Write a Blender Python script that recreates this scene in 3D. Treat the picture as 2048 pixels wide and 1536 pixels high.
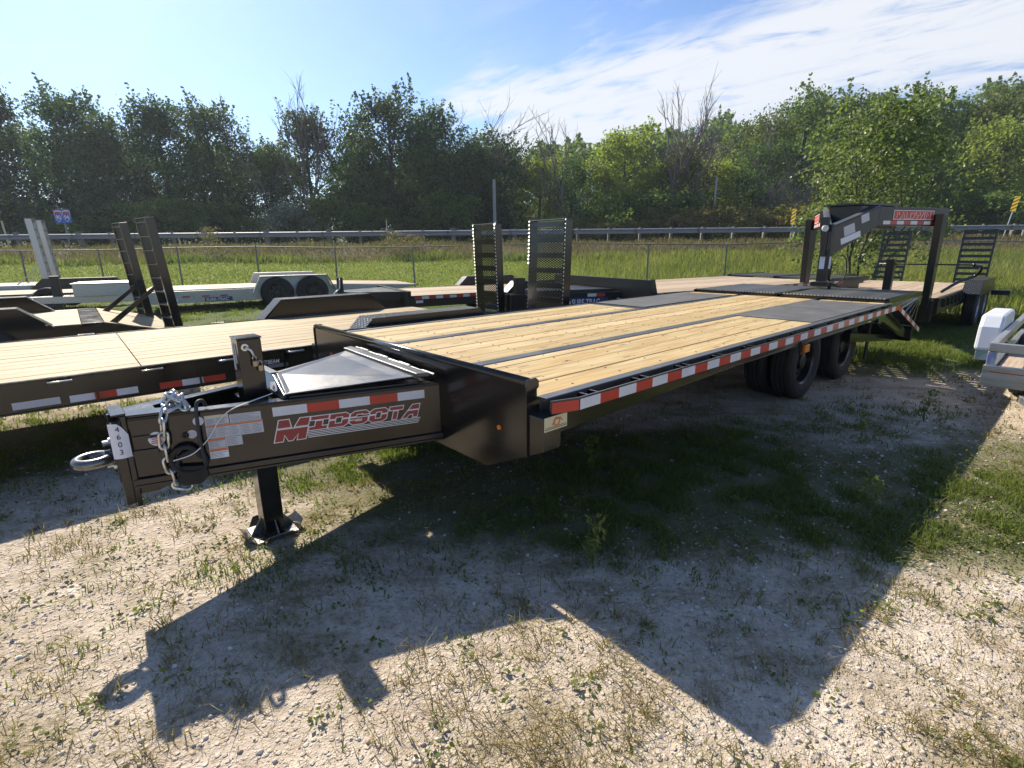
import bpy, bmesh, math, random
import numpy as np
from mathutils import Matrix, Vector

for o in list(bpy.data.objects): bpy.data.objects.remove(o)
SC = bpy.context.scene
COL = SC.collection
R = math.radians
rnd = random.Random(7)

# ------------------------------------------------------------------ camera, sky, sun, exposure
cam_d = bpy.data.cameras.new('camera'); cam = bpy.data.objects.new('camera', cam_d); COL.objects.link(cam)
CAM_H, PITCH, ROLL = 1.559, R(-14.714), R(-0.556)
_f = Vector((0, math.cos(PITCH), math.sin(PITCH))); _r = Vector((1, 0, 0)); _u = _r.cross(_f)
_r2 = _r*math.cos(ROLL) + _u*math.sin(ROLL); _u2 = _u*math.cos(ROLL) - _r*math.sin(ROLL)
M = Matrix((_r2, _u2, -_f)).transposed().to_4x4(); M.translation = (0, 0, CAM_H)
cam.matrix_world = M
cam_d.sensor_width = 36; cam_d.lens = 18.136; cam_d.clip_start = .05; cam_d.clip_end = 3000
SC.camera = cam
SC.view_settings.view_transform = 'Standard'
SC.view_settings.look = 'None'; SC.view_settings.gamma = 1; SC.view_settings.exposure = 0.95
SC.view_settings.use_curve_mapping = False

SUN_AZ, SUN_EL = math.atan2(-.747, .994), R(38.5)          # azimuth measured from +Y towards +X
sd = bpy.data.lights.new('sun', 'SUN'); sd.energy = 4.7; sd.angle = R(.53); sd.color = (1, .905, .75)
so = bpy.data.objects.new('sun', sd); COL.objects.link(so)
sdir = Vector((math.sin(SUN_AZ)*math.cos(SUN_EL), math.cos(SUN_AZ)*math.cos(SUN_EL), math.sin(SUN_EL)))
so.rotation_euler = sdir.to_track_quat('Z', 'Y').to_euler()
so.location = (-20, 30, 30)

world = bpy.data.worlds.new('World'); SC.world = world; world.use_nodes = True
wt = world.node_tree; wn = wt.nodes; wl = wt.links; wn.clear()
class G:
    "tiny node helper"
    def __init__(s, t): s.t = t
    def n(s, typ, ins=None, **kw):
        nd = s.t.nodes.new(typ)
        for k, v in kw.items(): setattr(nd, k, v)
        for k, v in (ins or {}).items():
            if isinstance(v, bpy.types.NodeSocket): s.t.links.new(v, nd.inputs[k])
            else: nd.inputs[k].default_value = v
        return nd
    def math(s, op, a, b=0.0, c=None):
        i = {0: a, 1: b}
        if c is not None: i[2] = c
        return s.n('ShaderNodeMath', i, operation=op).outputs[0]
    def noise(s, vec, scale, detail=4, rough=.55, dist=0):
        return s.n('ShaderNodeTexNoise', {'Vector': vec, 'Scale': scale, 'Detail': detail, 'Roughness': rough, 'Distortion': dist}).outputs[0]
    def ramp(s, fac, stops):
        nd = s.n('ShaderNodeValToRGB', {'Fac': fac}); e = nd.color_ramp.elements
        while len(e) < len(stops): e.new(.5)
        for i, (p, c) in enumerate(stops):
            e[i].position = p; e[i].color = (*c, 1) if len(c) == 3 else c
        return nd.outputs[0]
    def mix(s, f, a, b, mode='MIX'):
        nd = s.n('ShaderNodeMix', data_type='RGBA', blend_type=mode)
        for k, v in ((0, f), (6, a), (7, b)):
            if isinstance(v, bpy.types.NodeSocket): s.t.links.new(v, nd.inputs[k])
            else: nd.inputs[k].default_value = v if k == 0 else ((*v, 1) if len(v) == 3 else v)
        return nd.outputs[2]
    def mapr(s, v, a, b, c=0, d=1, smooth=True):
        return s.n('ShaderNodeMapRange', {0: v, 1: a, 2: b, 3: c, 4: d}, interpolation_type='SMOOTHSTEP' if smooth else 'LINEAR').outputs[0]
g = G(wt)
sky = g.n('ShaderNodeTexSky', sky_type='NISHITA', sun_disc=False, sun_elevation=SUN_EL, sun_rotation=SUN_AZ, altitude=100, air_density=1.15, dust_density=.55, ozone_density=1.5)
tc = g.n('ShaderNodeTexCoord')
sp = g.n('ShaderNodeSeparateXYZ', {0: tc.outputs['Generated']})
zz = g.math('MAXIMUM', g.math('ADD', sp.outputs[2], .12), .03)
cu = g.math('DIVIDE', sp.outputs[0], zz); cv = g.math('DIVIDE', sp.outputs[1], zz)
# streaks of thin cloud run along (1,-.9) in the cloud layer's plane
sa1 = g.math('SUBTRACT', g.math('MULTIPLY', cu, .743), g.math('MULTIPLY', cv, .669))
ca1 = g.math('ADD', g.math('MULTIPLY', cu, .669), g.math('MULTIPLY', cv, .743))
cvec = g.n('ShaderNodeCombineXYZ', {0: g.math('MULTIPLY', sa1, .55), 1: g.math('MULTIPLY', ca1, 1.5), 2: 3.1}).outputs[0]
n1 = g.noise(cvec, 1.6, 4, .55, .3)
n2 = g.noise(cvec, 5.0, 10, .66, .7)
nn_ = g.math('MULTIPLY', g.math('SUBTRACT', n1, .5), 1.1)
cover = g.math('MULTIPLY', g.mapr(g.math('ADD', ca1, nn_), 1.56, 1.98), g.mapr(g.math('ADD', cu, nn_), -.45, .02))
cover = g.math('MULTIPLY', cover, g.mapr(g.math('ADD', ca1, g.math('MULTIPLY', nn_, 1.6)), 3.3, 2.75, .38, 1))
holes = g.mapr(g.math('ADD', n2, g.math('MULTIPLY', cover, .30)), .50, .80)
cl = g.math('MULTIPLY', g.math('MULTIPLY', cover, holes), .93)
veil = g.math('MULTIPLY', g.mapr(g.noise(cvec, 1.7, 6, .6, .6), .46, .85), .22)
cl = g.math('MAXIMUM', cl, veil)
skyc = g.mix(1.0, sky.outputs[0], (.72, .865, 1.12), 'MULTIPLY')
skyc = g.mix(cl, skyc, (6.4, 6.55, 6.9))
bg = g.n('ShaderNodeBackground', {'Color': skyc, 'Strength': .073})
wo = g.n('ShaderNodeOutputWorld', {0: bg.outputs[0]})

# ------------------------------------------------------------------ materials
MATS = {}
def newmat(name):
    m = bpy.data.materials.new(name); m.use_nodes = True; m.node_tree.nodes.clear(); MATS[name] = m
    return m, G(m.node_tree)
def finish(g, shader, disp=None):
    g.n('ShaderNodeOutputMaterial', {0: shader})
def pbsdf(g, col, rough=.5, metal=0, bump=None, bstr=.2, bdist=.01, spec=.5, coat=0, **kw):
    ins = {'Base Color': col if isinstance(col, bpy.types.NodeSocket) else (*col, 1), 'Roughness': rough, 'Metallic': metal, 'Specular IOR Level': spec, 'Coat Weight': coat}
    ins.update(kw)
    if bump is not None:
        ins['Normal'] = g.n('ShaderNodeBump', {'Strength': bstr, 'Distance': bdist, 'Height': bump}).outputs[0]
    return g.n('ShaderNodeBsdfPrincipled', ins).outputs[0]
def objco(g): return g.n('ShaderNodeTexCoord').outputs['Object']
def worldpos(g): return g.n('ShaderNodeNewGeometry').outputs['Position']
def scaled(g, v, s, off=None):
    ins = {0: v, 1: s}
    r = g.n('ShaderNodeVectorMath', ins, operation='MULTIPLY').outputs[0]
    if off is not None: r = g.n('ShaderNodeVectorMath', {0: r, 1: off}, operation='ADD').outputs[0]
    return r

def paint(name, col, rough=.22, dusty=.5, coat=.3):
    m, g = newmat(name); v = objco(g)
    n = g.noise(v, 3.0, 5, .6); n2 = g.noise(v, 60, 4, .6)
    nz = g.n('ShaderNodeSeparateXYZ', {0: g.n('ShaderNodeNewGeometry').outputs['Normal']}).outputs[2]
    dust = g.math('MULTIPLY', g.mapr(g.math('ADD', g.math('MULTIPLY', n, .7), g.math('MULTIPLY', n2, .3)), .42, .72), dusty)
    dust = g.math('MULTIPLY', dust, g.mapr(nz, -.1, .9, .10, 1))
    c = g.mix(g.math('MULTIPLY', dust, .32), col, (.30, .27, .22))
    r = g.math('ADD', rough, g.math('MULTIPLY', dust, .38))
    finish(g, pbsdf(g, c, r, 0, g.noise(v, 180, 2, .5), .03, .002, coat=coat, **{'Coat Roughness': .12}))
    return m
BLACK = paint('black_paint', (.008, .0075, .007), .16, .42)
BLACK2 = paint('black_paint_far', (.007, .0072, .008), .32, .2, .1)
CHAR = paint('charcoal_steel', (.065, .07, .078), .34, .7, .2)

m, g = newmat('tread_plate'); v = objco(g)
def dimples(g, v, s, ang):
    rot = g.n('ShaderNodeMapping', {'Vector': v, 'Rotation': (0, 0, R(ang)), 'Scale': (s, s*2.2, s)}).outputs[0]
    w = g.n('ShaderNodeTexVoronoi', {'Vector': rot, 'Scale': 1, 'Randomness': 0}, feature='F1', voronoi_dimensions='2D').outputs[0]
    return g.mapr(w, .42, .2)
bmp = g.math('MAXIMUM', dimples(g, v, 22, 45), dimples(g, v, 22, -45))
TREAD = m; finish(g, pbsdf(g, (.045, .047, .05), .28, .45, bmp, .9, .008))

m, g = newmat('aluminium'); v = objco(g)
n = g.noise(scaled(g, v, (2, 14, 14)), 2.0, 6, .65)
ALU = m; finish(g, pbsdf(g, g.ramp(n, [(.3, (.34, .34, .34)), (.7, (.52, .52, .51))]), g.mapr(n, .3, .7, .28, .5), .8, n, .05, .01))
m, g = newmat('galvanised'); v = objco(g)
n = g.n('ShaderNodeTexVoronoi', {'Vector': v, 'Scale': 14}).outputs[1]
GALV = m; finish(g, pbsdf(g, g.mix(.25, (.36, .37, .39), n), .5, .4, g.noise(v, 30), .05, .01))
m, g = newmat('zinc'); ZINC = m; v = objco(g)
finish(g, pbsdf(g, g.ramp(g.noise(v, 25, 4), [(.35, (.42, .38, .30)), (.6, (.66, .68, .68))]), .28, .85, g.noise(v, 90), .1, .003))
m, g = newmat('bare_steel'); STEEL = m; v = objco(g)
finish(g, pbsdf(g, g.ramp(g.noise(v, 12, 5), [(.3, (.10, .095, .09)), (.7, (.26, .25, .24))]), .25, .8, g.noise(v, 60), .08, .003))

def wood(name, base, dark, grey=0.0):
    m, g = newmat(name); v = objco(g)
    rn = g.n('ShaderNodeObjectInfo').outputs['Random']
    off = g.n('ShaderNodeCombineXYZ', {0: g.math('MULTIPLY', rn, 37.0), 1: g.math('MULTIPLY', rn, 91.0), 2: g.math('MULTIPLY', rn, 13.0)}).outputs[0]
    p = scaled(g, v, (1, 1, 1), off)
    warp = g.noise(scaled(g, p, (3.0, .7, 3.0)), 1.0, 2, .5)
    gx = scaled(g, p, (1, .045, 1))
    gx = g.n('ShaderNodeVectorMath', {0: gx, 1: g.n('ShaderNodeCombineXYZ', {0: g.math('MULTIPLY', warp, .10), 1: 0.0, 2: 0.0}).outputs[0]}, operation='ADD').outputs[0]
    grain = g.noise(gx, 46, 5, .6, .2)
    fine = g.noise(scaled(g, p, (1, .02, 1)), 210, 3, .6)
    kn = g.n('ShaderNodeTexVoronoi', {'Vector': scaled(g, p, (5.2, 1.25, 1)), 'Scale': 1.0, 'Randomness': 1}, voronoi_dimensions='2D').outputs[0]
    knot = g.mapr(kn, .085, .03)
    blot = g.noise(scaled(g, p, (1.5, .5, 1)), 2.2, 4, .6)
    c = g.ramp(grain, [(.36, dark), (.5, tuple(.62*a + .38*b for a, b in zip(base, dark))), (.62, base)])
    c = g.mix(g.math('MULTIPLY', g.mapr(fine, .45, .75), .16), c, dark)
    c = g.mix(g.math('MULTIPLY', g.mapr(blot, .42, .70), .52), c, tuple(x*y for x, y in zip(base, (.88, .72, .52))))
    c = g.mix(g.math('MULTIPLY', knot, .75), c, (.17, .085, .03))
    if grey: c = g.mix(grey, c, (.42, .36, .30))
    br = g.math('ADD', .80, g.math('MULTIPLY', rn, .30))
    br = g.math('ADD', br, g.math('MULTIPLY', g.math('SUBTRACT', g.noise(p, 1.4, 4, .6), .5), .22))
    c = g.mix(1.0, c, g.n('ShaderNodeCombineXYZ', {0: br, 1: br, 2: g.math('MULTIPLY', br, g.math('ADD', .93, g.math('MULTIPLY', rn, .1)))}).outputs[0], 'MULTIPLY')
    finish(g, pbsdf(g, c, .68, 0, grain, .25, .003, spec=.3))
    return m
WOOD = wood('yellow_pine', (.52, .41, .22), (.33, .215, .09))
WOOD2 = wood('weathered_pine', (.41, .32, .175), (.21, .135, .065), .06)
WOOD3 = wood('pinkish_pine', (.47, .375, .27), (.31, .22, .14), .15)

m, g = newmat('rubber'); RUB = m; v = objco(g)
finish(g, pbsdf(g, g.ramp(g.noise(v, 6, 5), [(.35, (.016, .015, .014)), (.75, (.038, .034, .029))]), .72, 0, g.noise(v, 90, 3), .2, .003, spec=.35))
m, g = newmat('black_mat'); MAT = m; v = objco(g)
w1 = g.n('ShaderNodeTexWave', {'Vector': v, 'Scale': 9.0, 'Distortion': 0}, bands_direction='X').outputs[0]
w2 = g.n('ShaderNodeTexWave', {'Vector': v, 'Scale': 9.0, 'Distortion': 0}, bands_direction='Y').outputs[0]
finish(g, pbsdf(g, g.ramp(g.noise(v, 3.5, 6, .65), [(.35, (.070, .069, .067)), (.7, (.125, .12, .112))]), .62, 0, g.math('MULTIPLY', w1, w2), .5, .004, spec=.4))
def flat(name, col, rough=.5, metal=0, var=.12, **kw):
    m, g = newmat(name); v = objco(g)
    n = g.noise(v, 9, 5, .6)
    c = g.mix(g.math('MULTIPLY', g.mapr(n, .4, .8), var), col, tuple(x*.45 for x in col))
    finish(g, pbsdf(g, c, rough, metal, **kw)); return m
WHITE = flat('white_tape', (.66, .66, .68), .38, 0, .25)
RED = flat('red_tape', (.48, .035, .02), .33)
LOGO_RED = flat('logo_red', (.30, .035, .032), .4)
LOGO_WHITE = flat('logo_white', (.78, .74, .70), .45)
PAPER = flat('white_paper', (.72, .72, .76), .6)
STICK = flat('sticker_grey', (.50, .50, .52), .45)
INK = flat('ink', (.03, .03, .035), .6)
INKG = flat('grey_ink', (.20, .20, .22), .6)
ORNG = flat('orange_print', (.62, .17, .05), .5)
GOLD = flat('gold_sticker', (.62, .56, .33), .4)
BLUE = flat('blue_print', (.03, .04, .16), .35)
YELL = flat('yellow_sign', (.80, .52, .02), .4)
BLUES = flat('highway_blue', (.03, .10, .42), .4)
REDS = flat('highway_red', (.50, .04, .05), .4)
WPAINT = flat('white_paint', (.62, .64, .68), .35)
LENS = flat('amber_lens', (.75, .20, .02), .25)
FENCEM = flat('dull_fence_steel', (.17, .17, .175), .6, .2, .3)
TIMBER = flat('grey_timber', (.20, .18, .15), .8, 0, .5)
POLEM = flat('weathered_post', (.34, .33, .31), .7, 0, .4)
RAILM = flat('dull_galvanised', (.25, .26, .28), .6, .1, .45)
BRASS = flat('brass', (.40, .30, .20), .35, .7)
DARKCAV = flat('dark_hole', (.005, .005, .005), .9)

def leaf(name, cols, trans=.35, rough=.6, spec=.2):
    m, g = newmat(name)
    geo = g.n('ShaderNodeNewGeometry'); isl = geo.outputs['Random Per Island']
    big = g.noise(geo.outputs['Position'], .5, 3, .6)
    f = g.math('ADD', g.math('MULTIPLY', isl, .65), g.math('MULTIPLY', g.mapr(big, .35, .65), .35))
    k = len(cols)
    c = g.ramp(f, [(i/(k - 1)*.9 + .05, cc) for i, cc in enumerate(cols)])
    a = pbsdf(g, c, rough, spec=spec)
    t = g.n('ShaderNodeBsdfTranslucent', {'Color': g.mix(1.0, c, (1.5, 1.75, .8), 'MULTIPLY')}).outputs[0]
    finish(g, g.n('ShaderNodeMixShader', {0: trans, 1: a, 2: t}).outputs[0]); return m
L_DARK = leaf('leaves_dark', [(.018, .040, .020), (.034, .072, .028), (.090, .140, .040)], .34)
L_MID = leaf('leaves_mid', [(.060, .095, .028), (.105, .15, .042), (.17, .205, .06)], .40)
L_LIGHT = leaf('leaves_light', [(.11, .14, .035), (.18, .21, .055), (.27, .28, .085)], .48)
L_DARK2 = leaf('leaves_dusky', [(.022, .040, .022), (.044, .072, .030), (.105, .135, .045)], .34)
L_OLIVE = leaf('leaves_olive', [(.050, .070, .022), (.095, .115, .032), (.16, .17, .05)], .34)
L_DEEP = leaf('leaves_deep', [(.040, .072, .028), (.065, .105, .038), (.11, .15, .05)], .32)
L_NEAR = leaf('leaves_near', [(.085, .115, .045), (.14, .17, .065), (.23, .25, .12)], .40, .4)
L_SUMAC = leaf('leaves_sumac', [(.10, .115, .035), (.18, .17, .055), (.25, .19, .075), (.22, .12, .06)], .4)
L_GREY = leaf('leaves_silvery', [(.10, .12, .09), (.20, .22, .18), (.34, .34, .30)], .3)
GR = leaf('grass_green', [(.075, .10, .028), (.125, .15, .04), (.20, .21, .06)], .42)
GR_LAWN = leaf('grass_lawn', [(.115, .14, .026), (.155, .18, .036), (.21, .22, .055)], .42)
GR_DRY = leaf('grass_dry', [(.20, .15, .07), (.30, .23, .11), (.16, .13, .05), (.38, .30, .16)], .3)
GR_MEADOW = leaf('grass_meadow', [(.115, .145, .035), (.19, .20, .058), (.29, .26, .11)], .42)
GR_WEED = leaf('weeds_bank', [(.16, .115, .075), (.115, .12, .045), (.21, .155, .095), (.13, .085, .06)], .3)
m, g = newmat('bark'); BARK = m; v = worldpos(g)
finish(g, pbsdf(g, g.ramp(g.noise(v, 4, 5), [(.3, (.035, .03, .026)), (.7, (.10, .085, .07))]), .85))
DEADW = flat('dead_wood', (.16, .13, .115), .85, 0, .5)

# ground: one sheet, its material reads the real position
m, g = newmat('ground'); GROUND = m; v = worldpos(g)
s = g.n('ShaderNodeSeparateXYZ', {0: v})
big = g.noise(v, .55, 5, .6); mid = g.noise(v, 3.2, 6, .65); fin = g.noise(v, 26, 6, .7); wash = g.noise(scaled(g, v, (1.0, 3.5, 1)), 1.6, 5, .6, .6)
vo = g.n('ShaderNodeTexVoronoi', {'Vector': v, 'Scale': 34.0, 'Randomness': 1}); vo2 = g.n('ShaderNodeTexVoronoi', {'Vector': v, 'Scale': 85.0, 'Randomness': 1})
dirt = g.ramp(g.math('ADD', g.math('MULTIPLY', mid, .5), g.math('MULTIPLY', fin, .5)), [(.28, (.27, .205, .15)), (.42, (.44, .36, .28)), (.56, (.57, .485, .39)), (.69, (.67, .59, .49))])
st = g.mapr(vo.outputs[0], .36, .16)
stcol = g.ramp(g.n('ShaderNodeSeparateXYZ', {0: vo.outputs[1]}).outputs[0], [(0, (.26, .22, .19)), (.5, (.44, .39, .34)), (1, (.64, .59, .54))])
dirt = g.mix(g.math('MULTIPLY', g.math('MULTIPLY', st, .55), g.mapr(mid, .35, .6)), dirt, stcol)
st2 = g.mapr(vo2.outputs[0], .38, .15)
dirt = g.mix(g.math('MULTIPLY', st2, .22), dirt, (.58, .53, .47))
litter = g.math('MULTIPLY', g.mapr(g.math('ADD', g.math('MULTIPLY', g.noise(v, 1.3, 6, .65), .6), g.math('MULTIPLY', wash, .4)), .47, .62), .72)
dirt = g.mix(litter, dirt, g.mix(g.mapr(fin, .35, .65), (.15, .125, .06), (.34, .27, .165)))
green = g.mix(g.noise(v, 7, 5, .6), (.05, .075, .02), (.11, .14, .035))
yy = g.math('ADD', s.outputs[1], g.math('MULTIPLY', g.math('SUBTRACT', big, .5), 2.4))
ga = g.n('ShaderNodeAttribute', attribute_name='green').outputs['Fac']
gm = g.mapr(g.math('ADD', ga, g.math('MULTIPLY', g.math('SUBTRACT', g.noise(v, 4.5, 6, .7), .5), 1.1)), .22, .80)
dirt = g.mix(g.math('MULTIPLY', gm, .85), dirt, g.mix(g.noise(v, 18, 4, .7), (.065, .07, .028), (.15, .15, .06)))
far = g.mapr(yy, 8.6, 11.0)
c = g.mix(far, dirt, green)
right = g.math('MULTIPLY', g.mapr(g.math('ADD', s.outputs[0], g.math('MULTIPLY', g.math('SUBTRACT', mid, .5), 1.5)), 4.3, 5.6), g.mapr(yy, 5.8, 7.0))
c = g.mix(right, c, green)
lawn = g.mix(g.noise(v, 1.1, 5, .6), (.15, .19, .026), (.22, .25, .045))
c = g.mix(g.math('MULTIPLY', g.mapr(yy, 18, 19.5), g.mapr(s.outputs[0], 6, 2)), c, lawn)
bank = g.mix(g.noise(v, 3, 5, .7), (.11, .085, .05), (.18, .14, .085))
c = g.mix(g.mapr(yy, 27.4, 28.6), c, bank)
wood_ = g.mix(g.noise(v, .3, 4, .6), (.03, .045, .015), (.07, .08, .03))
c = g.mix(g.mapr(s.outputs[1], 43, 45), c, wood_)
hgt = g.math('ADD', g.math('MULTIPLY', mid, 1.6), g.math('ADD', g.math('ADD', g.math('MULTIPLY', st, .5), g.math('MULTIPLY', st2, .18)), g.math('MULTIPLY', fin, .9)))
finish(g, pbsdf(g, c, .93, 0, hgt, .8, .024, spec=.15))
m, g = newmat('asphalt'); ASPH = m; v = worldpos(g)
finish(g, pbsdf(g, g.ramp(g.noise(v, 30, 5), [(.3, (.05, .05, .052)), (.7, (.09, .09, .088))]), .85))
m, g = newmat('stone'); STONE = m
isl = g.n('ShaderNodeNewGeometry').outputs['Random Per Island']
finish(g, pbsdf(g, g.ramp(isl, [(0, (.32, .26, .21)), (.35, (.46, .40, .33)), (.7, (.58, .52, .45)), (1, (.74, .70, .64))]), .85, spec=.2))

# ------------------------------------------------------------------ mesh helpers
class MB:
    def __init__(s): s.v = []; s.f = []; s.m = []; s.cur = 0
    def add(s, vs, fs):
        b = len(s.v); s.v += [tuple(p) for p in vs]
        for f in fs: s.f.append(tuple(b + i for i in f)); s.m.append(s.cur)
        return s
    def box(s, x0, x1, y0, y1, z0, z1):
        return s.add([(x0, y0, z0), (x1, y0, z0), (x1, y1, z0), (x0, y1, z0), (x0, y0, z1), (x1, y0, z1), (x1, y1, z1), (x0, y1, z1)],
                     [(3, 2, 1, 0), (4, 5, 6, 7), (0, 1, 5, 4), (1, 2, 6, 5), (2, 3, 7, 6), (3, 0, 4, 7)])
    def extr(s, pts, vec):
        n = len(pts); vec = Vector(vec); P = [Vector(p) for p in pts]
        return s.add(P + [p + vec for p in P], [tuple(range(n - 1, -1, -1)), tuple(range(n, 2*n))] + [(i, (i + 1) % n, n + (i + 1) % n, n + i) for i in range(n)])
    def face(s, pts): return s.add(pts, [tuple(range(len(pts)))])
    def tube(s, path, r, n=8, closed=False, caps=True):
        P = [Vector(p) for p in path]; L = len(P); rings = []
        up = Vector((0, 0, 1))
        for i, p in enumerate(P):
            a = P[(i - 1) % L] if (closed or i > 0) else p; b = P[(i + 1) % L] if (closed or i < L - 1) else p
            d = (b - a).normalized() if (b - a).length > 1e-9 else Vector((0, 0, 1))
            if i == 0:
                x = d.cross(up) if abs(d.z) < .95 else d.cross(Vector((1, 0, 0)))
            else: x = x - d*x.dot(d)
            x = x.normalized(); y = d.cross(x)
            rr = r[i] if isinstance(r, (list, tuple)) else r
            rings.append([p + (x*math.cos(t) + y*math.sin(t))*rr for t in [2*math.pi*k/n for k in range(n)]])
        vs = [q for ring in rings for q in ring]; fs = []
        for i in range(L if closed else L - 1):
            j = (i + 1) % L
            for k in range(n): fs.append((i*n + k, i*n + (k + 1) % n, j*n + (k + 1) % n, j*n + k))
        if not closed and caps: fs += [tuple(range(n - 1, -1, -1)), tuple((L - 1)*n + k for k in range(n))]
        return s.add(vs, fs)
    def lathe(s, prof, c, axis='x', n=40, closed=True):
        c = Vector(c); vs = []
        for (h, r) in prof:
            for k in range(n):
                t = 2*math.pi*k/n
                if axis == 'x': q = Vector((h, math.cos(t)*r, math.sin(t)*r))
                elif axis == 'y': q = Vector((math.cos(t)*r, h, math.sin(t)*r))
                else: q = Vector((math.cos(t)*r, math.sin(t)*r, h))
                vs.append(c + q)
        L = len(prof); fs = []
        for i in range(L if closed else L - 1):
            j = (i + 1) % L
            for k in range(n): fs.append((i*n + k, i*n + (k + 1) % n, j*n + (k + 1) % n, j*n + k))
        if not closed: fs += [tuple(range(n - 1, -1, -1)), tuple((L - 1)*n + k for k in range(n))]
        return s.add(vs, fs)
    def xf(s, mat): s.v = [tuple(mat @ Vector(p)) for p in s.v]; return s
    def mesh(s, name, mats, smooth=False):
        me = bpy.data.meshes.new(name); me.from_pydata(s.v, [], s.f)
        mats = mats if isinstance(mats, (list, tuple)) else [mats]
        for mm in mats: me.materials.append(mm)
        if len(mats) > 1: me.polygons.foreach_set('material_index', s.m)
        bm = bmesh.new(); bm.from_mesh(me); bmesh.ops.recalc_face_normals(bm, faces=bm.faces); bm.to_mesh(me); bm.free()
        if smooth: me.polygons.foreach_set('use_smooth', [True]*len(me.polygons))
        return me
    def build(s, name, mats, parent=None, bevel=0, smooth=False):
        return link(name, s.mesh(name, mats, smooth), parent, bevel)
def link(name, me, parent=None, bevel=0):
    o = bpy.data.objects.new(name, me); COL.objects.link(o)
    if parent: o.parent = parent
    if bevel:
        b = o.modifiers.new('bevel', 'BEVEL'); b.width = bevel; b.segments = 2; b.limit_method = 'ANGLE'; b.angle_limit = R(40)
        b.harden_normals = False
    return o
def tag(o, label=None, cat=None, group=None, kind=None):
    if label: o['label'] = label
    if cat: o['category'] = cat
    if group: o['group'] = group
    if kind: o['kind'] = kind
    return o
def empty(name, loc, rz=0, label=None, cat=None, group=None, parent=None):
    o = bpy.data.objects.new(name, None); COL.objects.link(o); o.location = loc; o.rotation_euler = (0, 0, rz); o.empty_display_size = .2
    if parent: o.parent = parent
    return tag(o, label, cat, group)
def frame_mat(o, u, v, w):
    m = Matrix((Vector(u), Vector(v), Vector(w))).transposed().to_4x4(); m.translation = o; return m
def text(body, size, mat, parent, M4, name='lettering', depth=.001, shear=0, align='LEFT', sx=1, bold=0):
    cu = bpy.data.curves.new('t', 'FONT'); cu.body = body; cu.size = size; cu.extrude = depth; cu.shear = shear; cu.align_x = align; cu.offset = bold
    ob = bpy.data.objects.new('t', cu); COL.objects.link(ob)
    dg = bpy.context.evaluated_depsgraph_get(); me = bpy.data.meshes.new_from_object(ob.evaluated_get(dg))
    bpy.data.objects.remove(ob); bpy.data.curves.remove(cu)
    me.transform(Matrix.Diagonal((sx, 1, 1, 1))); me.transform(M4); me.materials.clear(); me.materials.append(mat)
    return link(name, me, parent)
def place(h, s_, n_): 
    a = R(h); return Vector((math.sin(a)*s_ - math.cos(a)*n_, math.cos(a)*s_ + math.sin(a)*n_, 0))

# ------------------------------------------------------------------ terrain
def sst(x, a, b):
    t = np.clip((np.asarray(x, float) - a)/(b - a), 0, 1); return t*t*(3 - 2*t)
def height(x, y):
    x = np.asarray(x, float); y = np.asarray(y, float)
    z = 1.08*np.clip((y - 18.5)/9.5, 0, 1)**1.15 + .80*sst(y, 27.8, 32.6)
    z = z + .012*np.sin(x*1.3 + 2*np.sin(y*.9))*np.clip(1 - y/16, 0, 1) + .05*np.sin(x*.5 + y*.35)*sst(y, 9, 14)*(1 - sst(y, 30, 33))
    z = z + sst(y, 56, 130)*(5 + 21*sst(x, -5, 95) + 4*np.sin(x*.045 + 1)) - 1.2*sst(y, 43, 48)*(1 - sst(y, 60, 75))
    return z
def grid(xs, ys, name, mat, zoff=0):
    X, Y = np.meshgrid(xs, ys); Z = height(X, Y) + zoff
    nx, ny = len(xs), len(ys)
    co = np.stack([X.ravel(), Y.ravel(), Z.ravel()], 1)
    idx = np.arange(nx*ny).reshape(ny, nx)
    f = np.stack([idx[:-1, :-1].ravel(), idx[:-1, 1:].ravel(), idx[1:, 1:].ravel(), idx[1:, :-1].ravel()], 1)
    me = npmesh(name, co, f, mat); me.polygons.foreach_set('use_smooth', np.ones(len(f), bool))
    return link(name, me)
def npmesh(name, co, faces, mat):
    me = bpy.data.meshes.new(name); k = faces.shape[1]
    me.vertices.add(len(co)); me.vertices.foreach_set('co', np.ascontiguousarray(co, np.float32).ravel())
    me.loops.add(faces.size); me.loops.foreach_set('vertex_index', np.ascontiguousarray(faces, np.int32).ravel())
    me.polygons.add(len(faces)); me.polygons.foreach_set('loop_start', np.arange(0, faces.size, k, dtype=np.int32))
    me.polygons.foreach_set('loop_total', np.full(len(faces), k, np.int32))
    me.materials.append(mat); me.update(); me.validate(); return me
xs = np.unique(np.concatenate([np.linspace(-700, -60, 14), np.linspace(-60, -12, 33), np.linspace(-12, 16, 90), np.linspace(16, 120, 60), np.linspace(120, 700, 12)]))
ys = np.unique(np.concatenate([np.linspace(-60, -4, 10), np.linspace(-4, 14, 60), np.linspace(14, 48, 90), np.linspace(48, 140, 40), np.linspace(140, 1200, 10)]))
tag(grid(xs, ys, 'ground', GROUND), kind='structure')
tag(grid(np.linspace(-120, 120, 80), np.linspace(34.2, 42.0, 8), 'road', ASPH, .03), kind='structure')
mk = MB()
for y0 in (34.7, 41.3): mk.box(-120, 120, y0, y0 + .12, float(height(0, 37)) + .032, float(height(0, 37)) + .036)
tag(mk.build('road_marking', WHITE), kind='structure')

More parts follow.
